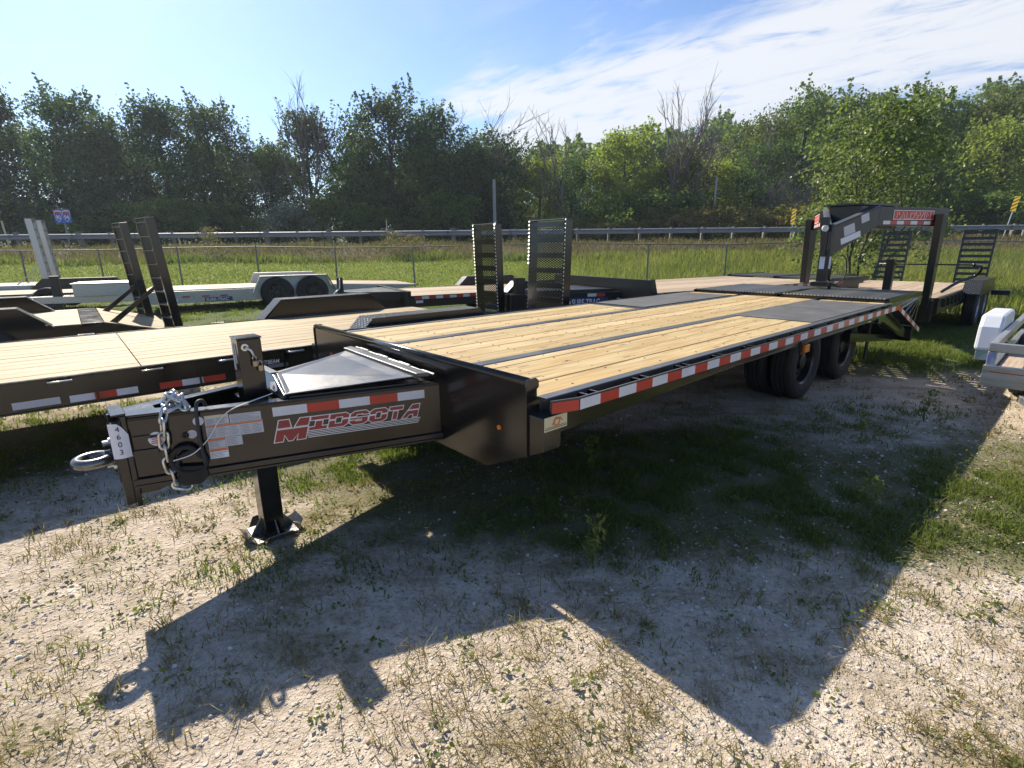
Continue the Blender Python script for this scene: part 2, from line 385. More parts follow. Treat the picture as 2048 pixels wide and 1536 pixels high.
# ------------------------------------------------------------------ shared trailer parts
def boards(parent, xs_, y0, y1, z, mat, gap=.008, th=.038, slope=None, name='board'):
    "one object per board; boards lie between consecutive xs_"
    cache = {}
    for a, b in zip(xs_[:-1], xs_[1:]):
        w = round(b - a - gap, 4)
        key = w
        if key not in cache:
            mb = MB().box(-w/2, w/2, 0, y1 - y0, -th, 0)
            cache[key] = mb.mesh(name, mat)
        o = link(name, cache[key], parent, .003)
        o.location = ((a + b)/2, y0, z + rnd.uniform(-.0015, .0015))
        if slope: o.rotation_euler = (slope, 0, 0)
def linsp(a, b, n): return [a + (b - a)*i/n for i in range(n + 1)]
def tape_strip(parent, p0, u, v, w, segs, h, name='reflective_tape', start=0, th=.0012):
    mb = MB(); x = 0
    for i, L in enumerate(segs):
        mb.cur = (i + start) % 2; mb.box(x, x + L, 0, h, 0, th); x += L
    mb.xf(frame_mat(Vector(p0), u, v, w)); return mb.build(name, [WHITE, RED], parent)
def wheel(parent, x, y, r, w, side, rim=BLACK2, spokes=False, rr=.56):
    "tyre with tread grooves and a dished rim facing `side`"
    hub = r
    pr = [(-w/2*.78, r*rr), (-w/2, r*.72), (-w/2*.98, r*.88), (-w/2*.82, r*.965), (-w*.30, r)]
    for gx in (-.18, 0.0, .18):
        pr += [(gx*w - w*.02, r), (gx*w - w*.02, r*.965), (gx*w + w*.02, r*.965), (gx*w + w*.02, r)]
    pr += [(w*.30, r), (w/2*.82, r*.965), (w/2*.98, r*.88), (w/2, r*.72), (w/2*.78, r*rr)]
    t = MB().lathe(pr, (0, 0, 0), 'x', 40).build('tyre', RUB, parent, smooth=False)
    t.location = (x, y, r)
    s_ = side
    pr = [(s_*w*.36, r*rr*1.03), (s_*w*.40, r*rr), (s_*w*.34, r*rr*.93), (s_*w*.05, r*rr*.88), (-s_*w*.02, r*rr*.60), (s_*w*.06, r*.24), (s_*w*.30, r*.20), (s_*w*.33, r*.12), (s_*w*.33, .005), (-s_*w*.3, .005), (-s_*w*.3, r*rr*.96)]
    rm = MB().lathe(pr, (0, 0, 0), 'x', 32)
    if spokes:
        for k in range(9):
            a = 2*math.pi*k/9
            d = Vector((0, math.cos(a), math.sin(a))); q = Vector((0, -math.sin(a), math.cos(a)))
            X = Vector((s_*w*.37, 0, 0))
            rm.extr([X + d*r*.16 - q*r*.03, X + d*r*rr*.97 - q*r*.075, X + d*r*rr*.97 + q*r*.075, X + d*r*.16 + q*r*.03], (-s_*w*.08, 0, 0))
    else:
        for k in range(8):
            a = 2*math.pi*k/8; p = Vector((s_*w*.07, math.cos(a)*r*.34, math.sin(a)*r*.34)); rm.tube([p, p + Vector((s_*.03, 0, 0))], r*.028, 6)
    rm = rm.build('rim', rim, t, smooth=False)
    return t
def fender(parent, x0, x1, y0, y1, z0, z1, run, mat=TREAD, skirt_mat=BLACK2, lip=.0, skirts=(True, True)):
    "top tread strip with sloping ends, and flat side skirts as sub-parts"
    th = .006
    pts = [(y0, z0), (y0 + run, z1), (y1 - run, z1), (y1, z0)]
    mb = MB()
    inner = [(y0 + .01, z0), (y0 + run + .002, z1 - th), (y1 - run - .002, z1 - th), (y1 - .01, z0)]
    for i in range(3):
        a, b, c_, d = pts[i], pts[i + 1], inner[i + 1], inner[i]
        mb.extr([(x0, *a), (x0, *b), (x0, *c_), (x0, *d)], (x1 - x0, 0, 0))
    f = mb.build('fender', mat, parent)
    for k, x in ((0, x0), (1, x1 - th)):
        if skirts[k]:
            MB().extr([(x + .001, *p) for p in [(y0 + .012, z0 - .03), (y0 + run + .003, z1 - th - .001), (y1 - run - .003, z1 - th - .001), (y1 - .012, z0 - .03)]], (th - .002, 0, 0)).build('fender_skirt', skirt_mat, f)
    return f

# ------------------------------------------------------------------ the main deck-over trailer
MA = R(-48.465)
T = empty('flatbed_trailer', (-.763, 3.224, 0), MA, 'long black flatbed with pine deck, pintle ring and red MIDSOTA lettering, nearest the viewer', 'trailer', 'flatbed trailers parked on the lot')
DK = .884; HW = 1.404; YB = 5.80
# planks
rb = [.552, .655, .854, 1.053, 1.25]
boards(T, rb, .075, 3.56, DK, WOOD); boards(T, [-x for x in rb[::-1]], .075, 3.56, DK, WOOD)
boards(T, linsp(-.455, .455, 5), .075, 5.36, DK, WOOD)
for a, b in ((.552, 1.25), (-1.25, -.552), (-.455, .455)):
    boards(T, linsp(a, b, 4 if b - a < .8 else 5), 5.74 if b - a < .8 else 5.372, YB + .10, DK, WOOD, name='short_board')
for a, b in ((.552, 1.25), (-1.25, -.552)):
    mb = MB().box(a - .045, b, 3.565, 5.70, DK - .03, DK + .006); mb.build('rubber_mat', MAT, T, .002)
    MB().box(a, b, 5.703, 5.737, DK - .02, DK + .002).build('steel_strip', CHAR, T, .002)
scr = MB()
for k in range(14):
    y_ = .37 + k*.405
    for x_ in rb[:-1] + [-q for q in rb[:-1]] + linsp(-.455, .455, 5)[:-1]:
        for dx in (.035, .15) if abs(x_ - .552) > .01 else (.03,):
            xx = x_ + dx if x_ >= 0 or abs(x_) < .46 else x_ - dx
            if (y_ > 3.5 and abs(xx) > .5) or y_ > 5.3: continue
            jx_, jy_ = rnd.uniform(-.008, .008), rnd.uniform(-.012, .012)
            scr.box(xx + jx_ - .0045, xx + jx_ + .0045, y_ + jy_ - .0045, y_ + jy_ + .0045, DK - .002, DK + .0022)
tag(scr.build('screw_heads', INKG, T), kind='stuff')
for s_ in (-1, 1):
    MB().box(s_*.5035 - .044, s_*.5035 + .044, .075, 3.56 if s_ else 5, DK - .02, DK + .003).build('steel_strip', CHAR, T, .002)
    MB().box(s_*.48 - .02, s_*.48 + .02, 3.565, YB + .1, DK - .02, DK + .003).build('steel_strip', CHAR, T, .002)
for s_ in (-1, 1):
    # outer channel with light flange, stake-pocket plates, rub rail and its tape
    x0, x1 = (1.254, 1.315) if s_ > 0 else (-1.315, -1.254)
    MB().box(x0, x1, .07, YB + .12, DK - .010, DK + .004).box(*((1.254, 1.262) if s_ > 0 else (-1.262, -1.254)), .07, YB + .12, DK - .17, DK - .010).build('side_channel', CHAR, T, .003)
    xa, xb = (HW - .012, HW) if s_ > 0 else (-HW, -HW + .012)
    bend = .20
    rail = MB()
    def railpoly(xo, xi): return [(xo*1.0, bend, 0), (xo, YB, 0)]
    xo, xi, xn = s_*HW, s_*(HW - .012), s_*(HW - .045)
    rail.extr([(xo, bend, DK - .062), (xo, YB, DK - .062), (xi, YB, DK - .062), (xi, bend, DK - .062)], (0, 0, .064))
    rail.extr([(xo, bend, DK - .062), (xi, bend, DK - .062), (xn - s_*.012, .055, DK - .062), (xn, .055, DK - .062)], (0, 0, .064))
    # down the beaver tail
    rail.extr([(xo, YB, DK - .062), (xo, 7.08, DK - .062 - .40), (xi, 7.08, DK - .062 - .40), (xi, YB, DK - .062)], (0, 0, .064))
    rail.build('rub_rail', BLACK, T, .0015)
    pk = MB().box(-.035, .036, -.006, .006, -.06, -.004); pm = pk.mesh('stake_plate', BLACK)
    for k in range(13):
        for dy in (0, .075):
            o = link('stake_plate', pm, T); o.location = (s_*1.354, .28 + k*.43 + dy, DK)
    nseg = 38
    L = (YB - bend)/nseg
    if s_ > 0:
        tape_strip(T, (HW, bend, DK - .058), (0, 1, 0), (0, 0, 1), (1, 0, 0), [L]*nseg, .052, start=0)
        d = Vector((.045, bend - .055, 0)); Ld = d.length; d.normalize()
        tape_strip(T, (HW - .0448 + .001, .0565, DK - .058), d, (0, 0, 1), (d.y, -d.x, 0), [Ld - .01], .052, start=1)
        dd = Vector((0, 1.28, -.40)); Lt = dd.length/8; dn = dd.normalized()
        tape_strip(T, (HW, YB, DK - .058), dn, (0, 0, 1), (1, 0, 0), [Lt]*8, .052, start=1)
    # support beam under the rail, then the tail frame
    MB().extr([(s_*1.345, .13, DK - .064), (s_*1.345, YB - .25, DK - .064), (s_*1.345, YB - .25, DK - .12), (s_*1.345, 3.1, DK - .10), (s_*1.345, .13, DK - .17)], (-s_*.02, 0, 0)).build('side_sill', BLACK, T, .003)
    MB().extr([(s_*1.30, YB - .30, DK - .062), (s_*1.30, YB + .02, DK - .07), (s_*1.30, 7.02, DK - .47), (s_*1.30, 7.02, DK - .56), (s_*1.30, YB - .1, DK - .20), (s_*1.30, YB - .30, DK - .19)], (-s_*.05, 0, 0)).build('tail_frame', BLACK, T, .003)
    MB().extr([(s_*1.15, 5.1, .60), (s_*1.15, 7.0, .36), (s_*1.15, 7.0, .28), (s_*1.15, 5.1, .50)], (-s_*.08, 0, 0)).build('tail_brace', BLACK, T, .003)
# tail cross members / light bar and the folded ramps lying level over the tail
tl = MB().box(-1.34, 1.34, 7.0, 7.08, .30, .50)
for k in range(15): tl.extr([(-1.25 + k*.178, YB + .12, DK - .10), (-1.25 + k*.178, 7.02, DK - .48), (-1.25 + k*.178, 7.02, DK - .52), (-1.25 + k*.178, YB + .12, DK - .14)], (.02, 0, 0))
tl.build('tail_crossmember', BLACK, T, .003)
for a, b in ((-1.27, -.02), (.02, 1.27)):
    rp = MB().box(a, a + .05, 5.93, 7.62, .835, .925).box(b - .05, b, 5.93, 7.62, .835, .925).box(a, b, 5.93, 5.98, .835, .925).box(a, b, 7.57, 7.62, .86, .925)
    ro = rp.build('ramp', BLACK, T, .004)
    slat = MB().box(0, b - a - .104, -.045, .045, -.006, .010).mesh('ramp_slat', CHAR)
    for k in range(13):
        o = link('ramp_slat', slat, ro, .003); o.location = (a + .052, 6.05 + k*.122, .918)
    teeth = MB()
    for k in range(28):
        t0 = a + .03 + k*(b - a - .06)/28; teeth.extr([(t0, 5.925, .925), (t0 + .035, 5.925, .925), (t0 + .0175, 5.925, .945)], (0, .006, 0))
    teeth.build('grip_edge', ZINC, ro)
gp = MB()
for k in range(5): gp.extr([(1.34, 6.15 + k*.22, DK - .10 - k*.07), (1.34, 6.19 + k*.22, DK - .10 - k*.07), (1.30, 7.3 + k*.03, .86), (1.30, 7.25 + k*.03, .86)], (-.02, 0, 0))
gp.build('ramp_leg', BLACK, T, .003)
MB().extr([(1.27, 5.95, .86), (1.27, 7.60, .86), (1.27, 7.55, .74), (1.27, 6.2, .80)], (.012, 0, 0)).build('ramp_side_plate', BLACK, T, .002)
# headboard: sloping front bulkhead with a round lip, shaped end plates
hb = MB()
hb.extr([(-1.25, -.004, .60), (1.25, -.004, .60), (1.25, -.004, DK + .078), (-1.25, -.004, DK + .078)], (0, .010, 0))
hb.build('headboard', BLACK, T, .002)
MB().tube([(-1.248, .012, DK + .080), (1.248, .012, DK + .080)], .021, 14).build('headboard_lip', BLACK, T, smooth=True)
MB().box(-1.25, 1.25, .012, .070, DK - .05, DK + .060).build('headboard_angle', BLACK, T, .003)
prof = [(-.012, .60), (-.012, DK + .06), (-.004, DK + .093), (.052, DK + .096), (.070, DK + .080), (.070, DK + .050), (.050, DK + .036), (.046, DK + .012), (.105, DK - .030), (.110, DK - .072), (.020, DK - .085), (.020, .60)]
for s_ in (-1, 1): MB().extr([(s_*1.25, a, b) for a, b in prof], (s_*.012, 0, 0)).build('end_plate', BLACK, T, .0015)
# lower front beam: box section with bevelled underside
MB().extr([(-1.36, 0, 0), (1.36, 0, 0), (1.36, 0, -.165), (.95, 0, -.36), (-.95, 0, -.36), (-1.36, 0, -.165)], (0, .12, 0)).xf(Matrix.Translation((0, .0, DK - .07))).build('front_beam', BLACK, T, .004)
MB().tube([(1.06, -.004, .70), (1.06, -.012, .70)], .013, 12).tube([(-.95, -.004, .78), (-.95, -.012, .78)], .013, 12).build('marker_light', LENS, T)
MB().extr([(1.362, .005, .748), (1.362, .155, .748), (1.362, .155, .815), (1.362, .005, .815)], (.002, 0, 0)).build('logo_sticker', GOLD, T)
stk = MB()
stk.lathe([(0, .022), (.001, .022), (.001, .014), (0, .014)], (0, 0, 0), 'z', 20).tube([(-.03, -.012, .001), (-.01, .012, .001), (.022, .016, .001), (.034, 0, .001)], .003, 5).xf(frame_mat(Vector((1.3645, .085, .786)), (0, 1, 0), (0, 0, 1), (1, 0, 0))).build('bull_emblem', ORNG, T)
MB().box(.01, .15, .756, .759, 0, .001).box(.01, .15, .764, .766, 0, .001).xf(frame_mat(Vector((1.364, .0, 0)), (0, 1, 0), (0, 0, 1), (1, 0, 0))).build('sticker_line', INK, T)
# bigger frame rails, axles, dual wheels, lamps
fr = MB()
for s_ in (-1, 1): fr.box(s_*.50 - .05, s_*.50 + .05, .0, 5.95, .50, DK - .045)
for k in range(14): fr.box(-1.18, 1.18, .35 + k*.405, .39 + k*.405, DK - .125, DK - .046)
fr.build('main_frame', BLACK, T)
for y in (4.17, 5.40):
    MB().tube([(-.80, y, .40), (.80, y, .40)], .065, 12).build('axle', BLACK2, T, smooth=True)
    for s_ in (-1, 1):
        wheel(T, s_*.935, y, .40, .235, s_, BLACK2, rr=.60); wheel(T, s_*.665, y, .40, .235, -s_, BLACK2, rr=.60)
MB().box(1.10, 1.12, 5.92, 6.0, .18, .62).build('mud_flap', RUB, T)
lm = MB().box(1.290, 1.318, 3.26, 3.36, .655, .725).build('side_lamp', LENS, T, .006)
MB().box(1.270, 1.289, 3.23, 3.39, .64, .80).build('lamp_bracket', BLACK2, lm)
MB().box(1.362, 1.364, 5.05, 5.15, .76, .82).xf(Matrix.Translation((-.055, 0, -.02))).build('data_plate', WHITE, T)
# ---- tongue: two channels converging on the ring, plates, gussets
TZ0, TZ1 = .505, .826
ux, uy = .447/math.hypot(.447, 1.42), 1.42/math.hypot(.447, 1.42)
for s_ in (-1, 1):
    p0, p1 = Vector((s_*.085, -1.42, 0)), Vector((s_*.532, .0, 0))
    ins = Vector((-s_*.07, 0, 0)); tb = MB(); H_ = Vector((0, 0, 1))
    tb.extr([p0 + H_*TZ0, p1 + H_*TZ0, p1 + H_*TZ1, p0 + H_*TZ1], Vector((-s_*.012, 0, 0)))
    tb.extr([p0 + H_*(TZ1 - .014), p1 + H_*(TZ1 - .014), p1 + ins + H_*(TZ1 - .014), p0 + ins + H_*(TZ1 - .014)], (0, 0, .016))
    q = Vector((s_*.018, 0, 0))
    tb.extr([p0 + q + H_*TZ0, p1 + q + H_*TZ0, p1 + ins + H_*TZ0, p0 + ins + H_*TZ0], (0, 0, -.014))
    tb.extr([p0 + q*.4 + H_*(TZ0 + .002), p1 + q*.4 + H_*(TZ0 + .002), p1 + q*.4 + H_*(TZ0 + .03), p0 + q*.4 + H_*(TZ0 + .03)], q*.6)
    tb.build('tongue_beam', BLACK, T, .003)
MB().extr([(-.083, -1.418, 0), (.083, -1.418, 0), (.165, -1.16, 0), (.09, -1.16, 0), (.03, -1.28, 0), (-.03, -1.28, 0), (-.09, -1.16, 0), (-.165, -1.16, 0)], (0, 0, .012)).xf(Matrix.Translation((0, 0, TZ1 + .003))).build('nose_plate', BLACK, T, .003)
MB().extr([(-.075, -1.10, 0), (.075, -1.10, 0), (.22, -.62, 0), (-.22, -.62, 0)], (0, 0, .012)).xf(Matrix.Translation((0, 0, .60))).build('tongue_floor', BLACK, T, .003)
fp = MB().extr([(-.10, -1.425, .845), (.10, -1.425, .845), (.10, -1.425, .40), (.06, -1.425, .38), (-.10, -1.425, .50)], (0, .022, 0))
fp.box(-.10, -.075, -1.463, -1.426, .47, .82).box(.075, .10, -1.463, -1.426, .42, .82)
fp.build('hitch_plate', BLACK, T, .003)
MB().extr([(.085, -1.42, .503), (.085, -1.42, .455), (.10, -1.33, .455), (.14, -1.22, .503)], (-.012, 0, 0)).build('nose_gusset', BLACK, T, .002)
MB().box(-.10, .10, -1.455, -1.40, .846, .856).build('hitch_cap', BLACK, T, .003)
ring = MB()
ring.tube([(math.cos(t)*.060, -1.545 + math.sin(t)*.060, .640) for t in [2*math.pi*k/28 for k in range(28)]], .0235, 14, closed=True)
ring.build('pintle_ring', STEEL, T, smooth=True)
MB().tube([(0, -1.50, .640), (0, -1.45, .640)], .034, 14).box(-.055, .055, -1.466, -1.448, .56, .72).build('ring_shank', BLACK, T, .003)
for z in (.70, .59):
    MB().tube([(-.03, -1.467, z), (-.03, -1.50, z)], .013, 8).tube([(-.03, -1.467, z), (-.03, -1.477, z)], .022, 6).build('bolt', ZINC, T)
# paper tag 4603, slightly curled
tg = MB(); W_ = .068; nseg = 6
tgM = frame_mat(Vector((.02, -1.50, .655)), Vector((.86, -.30, 0)).normalized(), (0, 0, 1), Vector((-.30, -.86, 0)).normalized()*-1)
tgM = frame_mat(Vector((.104, -1.474, .655)), Vector((.10, .99, 0)).normalized(), (0, 0, 1), Vector((.99, -.10, 0)).normalized())
for k in range(nseg):
    a, b = k/nseg, (k + 1)/nseg
    za = .012*math.sin(a*3.1); zb = .012*math.sin(b*3.1)
    ha = .165 - .060*max(0, (a - .45)/.55)**1.6; hb_ = .165 - .060*max(0, (b - .45)/.55)**1.6
    tg.add([(a*W_, 0, za), (b*W_, 0, zb), (b*W_, hb_, zb), (a*W_, ha, za), (a*W_, 0, za - .001), (b*W_, 0, zb - .001), (b*W_, hb_, zb - .001), (a*W_, ha, za - .001)],
           [(0, 1, 2, 3), (7, 6, 5, 4), (0, 4, 5, 1), (3, 2, 6, 7)])
tg = tg.xf(tgM).build('paper_tag', PAPER, None)
for k, ch in enumerate('4603'):
    text(ch, .034, INK, tg, tgM @ Matrix.Translation((.024, .128 - k*.036, .0135)), 'tag_number', .0005)
tag(tg, 'white paper tag with handwritten number 4603 on the nose of the nearest black tongue', 'tag')
tg.parent = None; tg.matrix_world = Matrix.Translation((-.763, 3.224, 0)) @ Matrix.Rotation(MA, 4, 'Z')
# jack
jx, jy = .022, -.842
MB().box(jx - .062, jx + .058, jy - .057, jy + .057, .53, 1.125).build('jack_housing', BLACK, T, .004)
MB().box(jx - .066, jx + .062, jy - .061, jy + .061, 1.126, 1.134).build('jack_cap', BLACK, T, .002)
MB().box(jx - .052, jx + .062, jy - .052, jy + .052, .03, .529).build('jack_leg', BLACK, T, .004)
MB().box(jx - .02, jx + .03, jy + .058, jy + .085, .40, .52).build('leg_bracket', BLACK, T, .003)
MB().box(-.17, .17, jy - .055, jy + .08, .60, .80).build('jack_crossbeam', BLACK, T, .004)
fp = MB().box(jx - .11, jx + .11, jy - .11, jy + .11, .004, .018)
for sx, sy in ((1, 0), (-1, 0), (0, 1), (0, -1)):
    c0 = Vector((jx, jy, 0)); d = Vector((sx, sy, 0)); e = Vector((-sy, sx, 0))
    fp.extr([c0 + d*.11 - e*.10 + Vector((0, 0, .006)), c0 + d*.11 + e*.10 + Vector((0, 0, .006)), c0 + d*.155 + e*.06 + Vector((0, 0, .05)), c0 + d*.155 - e*.06 + Vector((0, 0, .05))], (0, 0, .007))
    fp.extr([c0 + d*.05 + Vector((0, 0, .12)), c0 + d*.05 + Vector((0, 0, .018)), c0 + d*.12 + Vector((0, 0, .018))], e*.008)
fp.build('jack_foot', STEEL, T, .002)
jf = Vector((jx + .058, jy, 0))
MB().lathe([(0, .018), (.004, .018), (.004, .009), (0, .009)], jf + Vector((.001, -.025, 1.085)), 'x', 20).build('jack_port', ZINC, T)
MB().tube([jf + Vector(p) for p in ((.0, -.025, 1.085), (.018, -.02, 1.083), (.022, -.004, 1.07), (.020, .006, 1.045), (.018, .010, 1.03))], .0065, 8).build('lock_bar', ZINC, T, smooth=True)
for (py, pz) in ((.010, 1.012), (.034, .985)):
    lk = MB().box(jf.x + .006, jf.x + .026, jf.y + py - .012, jf.y + py + .012, pz - .03, pz + .002).build('padlock', BRASS, T, .004)
    MB().tube([(jf.x + .016, jf.y + py - .008, pz), (jf.x + .016, jf.y + py - .008, pz + .02), (jf.x + .016, jf.y + py, pz + .028), (jf.x + .016, jf.y + py + .008, pz + .02), (jf.x + .016, jf.y + py + .008, pz)], .003, 6).build('shackle', ZINC, lk, smooth=True)
MB().box(jx - .045, jx - .015, jy - .0595, jy - .058, .96, 1.10).box(jx + .0, jx + .02, jy - .0595, jy - .058, 1.0, 1.10).build('jack_sticker', STICK, T)
# toolbox between the beams
lidm = MB()
A, Bp, Cc, Dd = Vector((.262, -.75, .848)), Vector((-.02, -.70, .902)), Vector((-.40, -.13, .895)), Vector((.478, -.13, .874))
lidm.extr([A, Dd, Cc, Bp], (0, 0, .006)); lidm.extr([Bp + Vector((0, 0, .0)), Cc, Vector((-.47, -.13, .845)), Vector((-.262, -.75, .845))], (0, 0, .005))
lidm.build('toolbox_lid', CHAR, T, .003)
MB().extr([Vector((.27, -.772, .832)), Vector((.262, -.762, .850)), Vector((-.02, -.722, .906)), Vector((-.25, -.722, .906)), Vector((-.27, -.772, .832))], (0, .018, 0)).build('toolbox_front', BLACK, T, .002)
MB().extr([(-.02, -.732, .908), (-.25, -.732, .908), (-.25, -.69, .906), (-.02, -.69, .906)], (0, 0, .005)).build('toolbox_flange', CHAR, T, .002)
fm = frame_mat(Vector((.045, -.7665, .845)), Vector((1, 0, 0)), Vector((0, .35, .94)).normalized(), Vector((0, -.94, .35)).normalized())
wnd = MB().extr([(0, .035, 0), (.02, .002, 0), (.10, 0, 0), (.125, .012, 0), (.09, .035, 0), (.05, .045, 0)], (0, 0, .003)).xf(fm @ Matrix.Translation((-.0, -.0, 0))).build('lock_window', PAPER, T)
MB().lathe([(0, .010), (.002, .010), (.002, .006), (0, .006)], (.075, .018, .0045), 'z', 16).xf(fm).build('lock_ring', INK, wnd)
MB().extr([(-.43, -.128, .896), (.50, -.128, .876), (.53, -.060, .876), (-.46, -.060, .896)], (0, 0, .022)).build('hinge_cover', CHAR, T, .004)
MB().tube([(-.40, -.05, .912), (.53, -.045, .880)], .009, 8).build('hinge_rod', BLACK, T)
for k in range(4): MB().tube([(-.34 + k*.26, -.05, .911 - k*.008), (-.22 + k*.26, -.05, .9085 - k*.008)], .0125, 8).build('hinge_barrel', BLACK, T)
for s_ in (-1, 1): MB().extr([(s_*.27, -.74, 0), (s_*.47, -.10, 0), (s_*.40, -.10, 0), (s_*.20, -.74, 0)], (0, 0, .012)).xf(Matrix.Translation((0, 0, .828))).build('toolbox_side', BLACK, T, .002)
MB().box(-.42, .42, -.10, .0, .60, .83).build('toolbox_back', BLACK, T, .003)
# ---- markings on the right face of the tongue; u runs back along the beam
FM = frame_mat(Vector((.085, -1.42, 0)), (ux, uy, 0), (0, 0, 1), (uy, -ux, 0))
def onface(mb, name, mat, parent=T): return mb.xf(FM).build(name, mat, parent)
x = .62; mb = MB()
for i, L in enumerate((.162, .158, .158, .150, .150)): mb.cur = i % 2; mb.box(x, x + L, .752, .799, .0, .0012); x += L
onface(mb, 'reflective_tape', [WHITE, RED])
# MIDSOTA lettering
LET = {
 'M': [[(0, .62), (0, 1), (.33, 1), (.45, .62)], [(.55, .62), (.67, 1), (1, 1), (1, .62)], [(0, 0), (0, .56), (1, .56), (1, 0), (.72, 0), (.72, .30), (.58, 0), (.44, 0), (.28, .30), (.28, 0)]],
 'I': [[(0, .72), (0, 1), (1, 1), (1, .72)], [(.3, .64), (.7, .64), (.7, .25), (1, .25), (1, 0), (0, 0), (0, .25), (.3, .25)]],
 'D': [[(0, .60), (0, 1), (.8, 1), (1, .82), (1, .60), (.66, .60), (.66, .73), (.32, .73), (.32, .60)], [(0, 0), (0, .52), (.32, .52), (.32, .27), (.66, .27), (.66, .52), (1, .52), (1, .18), (.8, 0)]],
 'S': [[(0, .60), (0, .82), (.2, 1), (.8, 1), (1, .82), (1, .70), (.66, .70), (.66, .75), (.34, .75), (.34, .60)], [(0, .52), (1, .52), (1, .18), (.8, 0), (.2, 0), (0, .18), (0, .33), (.34, .33), (.34, .26), (.66, .26), (.66, .38), (0, .38)]],
 'O': [[(0, .60), (0, .82), (.2, 1), (.8, 1), (1, .82), (1, .60), (.66, .60), (.66, .74), (.34, .74), (.34, .60)], [(0, .52), (.34, .52), (.34, .26), (.66, .26), (.66, .52), (1, .52), (1, .18), (.8, 0), (.2, 0), (0, .18)]],
 'T': [[(0, .72), (0, 1), (1, 1), (1, .72)], [(.33, 0), (.33, .64), (.67, .64), (.67, 0)]],
 'A': [[(.33, .62), (.52, 1), (1, 1), (1, .62)], [(0, 0), (.28, .54), (1, .54), (1, 0), (.70, 0), (.70, .24), (.46, .24), (.33, 0)]]}
def offset(poly, d):
    n = len(poly); area = sum(poly[i][0]*poly[(i + 1) % n][1] - poly[(i + 1) % n][0]*poly[i][1] for i in range(n))
    sg = 1 if area > 0 else -1; out = []
    for i in range(n):
        p0, p1, p2 = Vector(poly[i - 1]), Vector(poly[i]), Vector(poly[(i + 1) % n])
        a = (p1 - p0).normalized(); b = (p2 - p1).normalized()
        na = Vector((a.y, -a.x))*sg; nb = Vector((b.y, -b.x))*sg
        m_ = (na + nb); L = m_.length_squared
        m_ = m_*(2/max(L, .8)); out.append(tuple(p1 + m_*d))
    return out
def fillpoly(mb, poly, z0, z1):
    from mathutils.geometry import tessellate_polygon
    tris = tessellate_polygon([[Vector((p[0], p[1], 0)) for p in poly]]); n = len(poly)
    b = [(p[0], p[1], z1) for p in poly] + [(p[0], p[1], z0) for p in poly]
    mb.add(b, [tuple(t) for t in tris] + [(i, (i + 1) % n, n + (i + 1) % n, n + i) for i in range(n)])
LU, LZ0, LZ1 = .628, .613, .728
cells = [('M', 0, .150), ('I', .155, .245), ('D', .250, .350), ('S', .356, .452), ('O', .458, .554), ('T', .562, .636), ('A', .640, .728)]
lw, lr = MB(), MB()
for ch, a, b in cells:
    lo = 0 if ch == 'M' else .36
    hh = LZ1 - LZ0
    for poly in LET[ch]:
        P = []
        for (px_, py_) in poly:
            yv = (lo + (1 - lo)*py_)*hh
            P.append((LU + a + px_*(b - a) + .28*yv - .018, LZ0 + yv - .006*(a/.7)))
        fillpoly(lw, offset(P, .0030), .0, .0010); fillpoly(lr, offset(P, -.0016), .0, .0018)
for k in range(4):
    zc = LZ0 + .006 + k*.0088
    lw.extr([(LU + .142 - k*.0, zc - .0036, 0), (LU + .728 + .012*k/3, zc - .0062, 0), (LU + .728 + .012*k/3, zc - .0022, 0), (LU + .142, zc + .0004, 0)], (0, 0, .0010))
onface(lw, 'lettering_outline', LOGO_WHITE); onface(lr, 'lettering_midsota', LOGO_RED)
# safety stickers
def sticker(u0, u1, z0, z1, hdr, rows, cols=1, hm=ORNG, base=STICK, name='sticker'):
    st_ = onface(MB().box(u0, u1, z0, z1, 0, .0010), name, base)
    if hdr: onface(MB().box(u0 + .002, u1 - .002, z1 - hdr, z1 - .002, .0012, .0016), 'sticker_header', hm, st_)
    ln = MB()
    cw = (u1 - u0)/cols
    for c_ in range(cols):
        for r_ in range(rows):
            zt = z1 - hdr - .006 - r_*(z1 - z0 - hdr - .008)/rows
            ln.box(u0 + c_*cw + .005, u0 + (c_ + 1)*cw - .005 - rnd.random()*.35*cw, zt - .0022, zt, .0012, .0015)
        if c_: ln.box(u0 + c_*cw - .0006, u0 + c_*cw + .0006, z0 + .002, z1 - hdr, .0012, .0015)
    onface(ln, 'sticker_print', INKG, st_)
sticker(.322, .424, .748, .797, .012, 5, 2, GOLD, STICK); sticker(.428, .566, .748, .790, 0, 5, 1)
sticker(.322, .570, .680, .746, .010, 6, 5); sticker(.322, .470, .631, .678, .0, 5, 2); sticker(.322, .402, .577, .629, .016, 4, 1, ORNG, PAPER)
onface(MB().box(.324, .396, .667, .677, .0016, .0019), 'sticker_header', ORNG)
for (cu_, cz, r_, mt) in ((.296, .776, .0225, PAPER), (.262, .716, .021, STICK), (.120, .716, .034, PAPER)):
    q = onface(MB().lathe([(0, r_), (.0012, r_), (.0012, .0005), (0, .0005)], (cu_, cz, 0), 'z', 24), 'round_sticker', mt)
    if r_ == .034:
        fl = MB()
        for k in range(3): fl.box(cu_ - .024 + k*.002, cu_ + .024 - k*.003, cz - .022 + k*.010, cz - .017 + k*.010, .0013, .0017)
        onface(fl, 'flag_stripe', RED, q); onface(MB().box(cu_ - .022, cu_ + .022, cz + .007, cz + .022, .0013, .0017), 'flag_canton', INK, q)
    elif cz > .75:
        onface(MB().extr([(cu_ - .008, cz - .004, .0013), (cu_ - .002, cz - .012, .0013), (cu_ + .012, cz + .005, .0013), (cu_ - .002, cz - .007, .0013)], (0, 0, .0006)), 'check_mark', REDS, q)
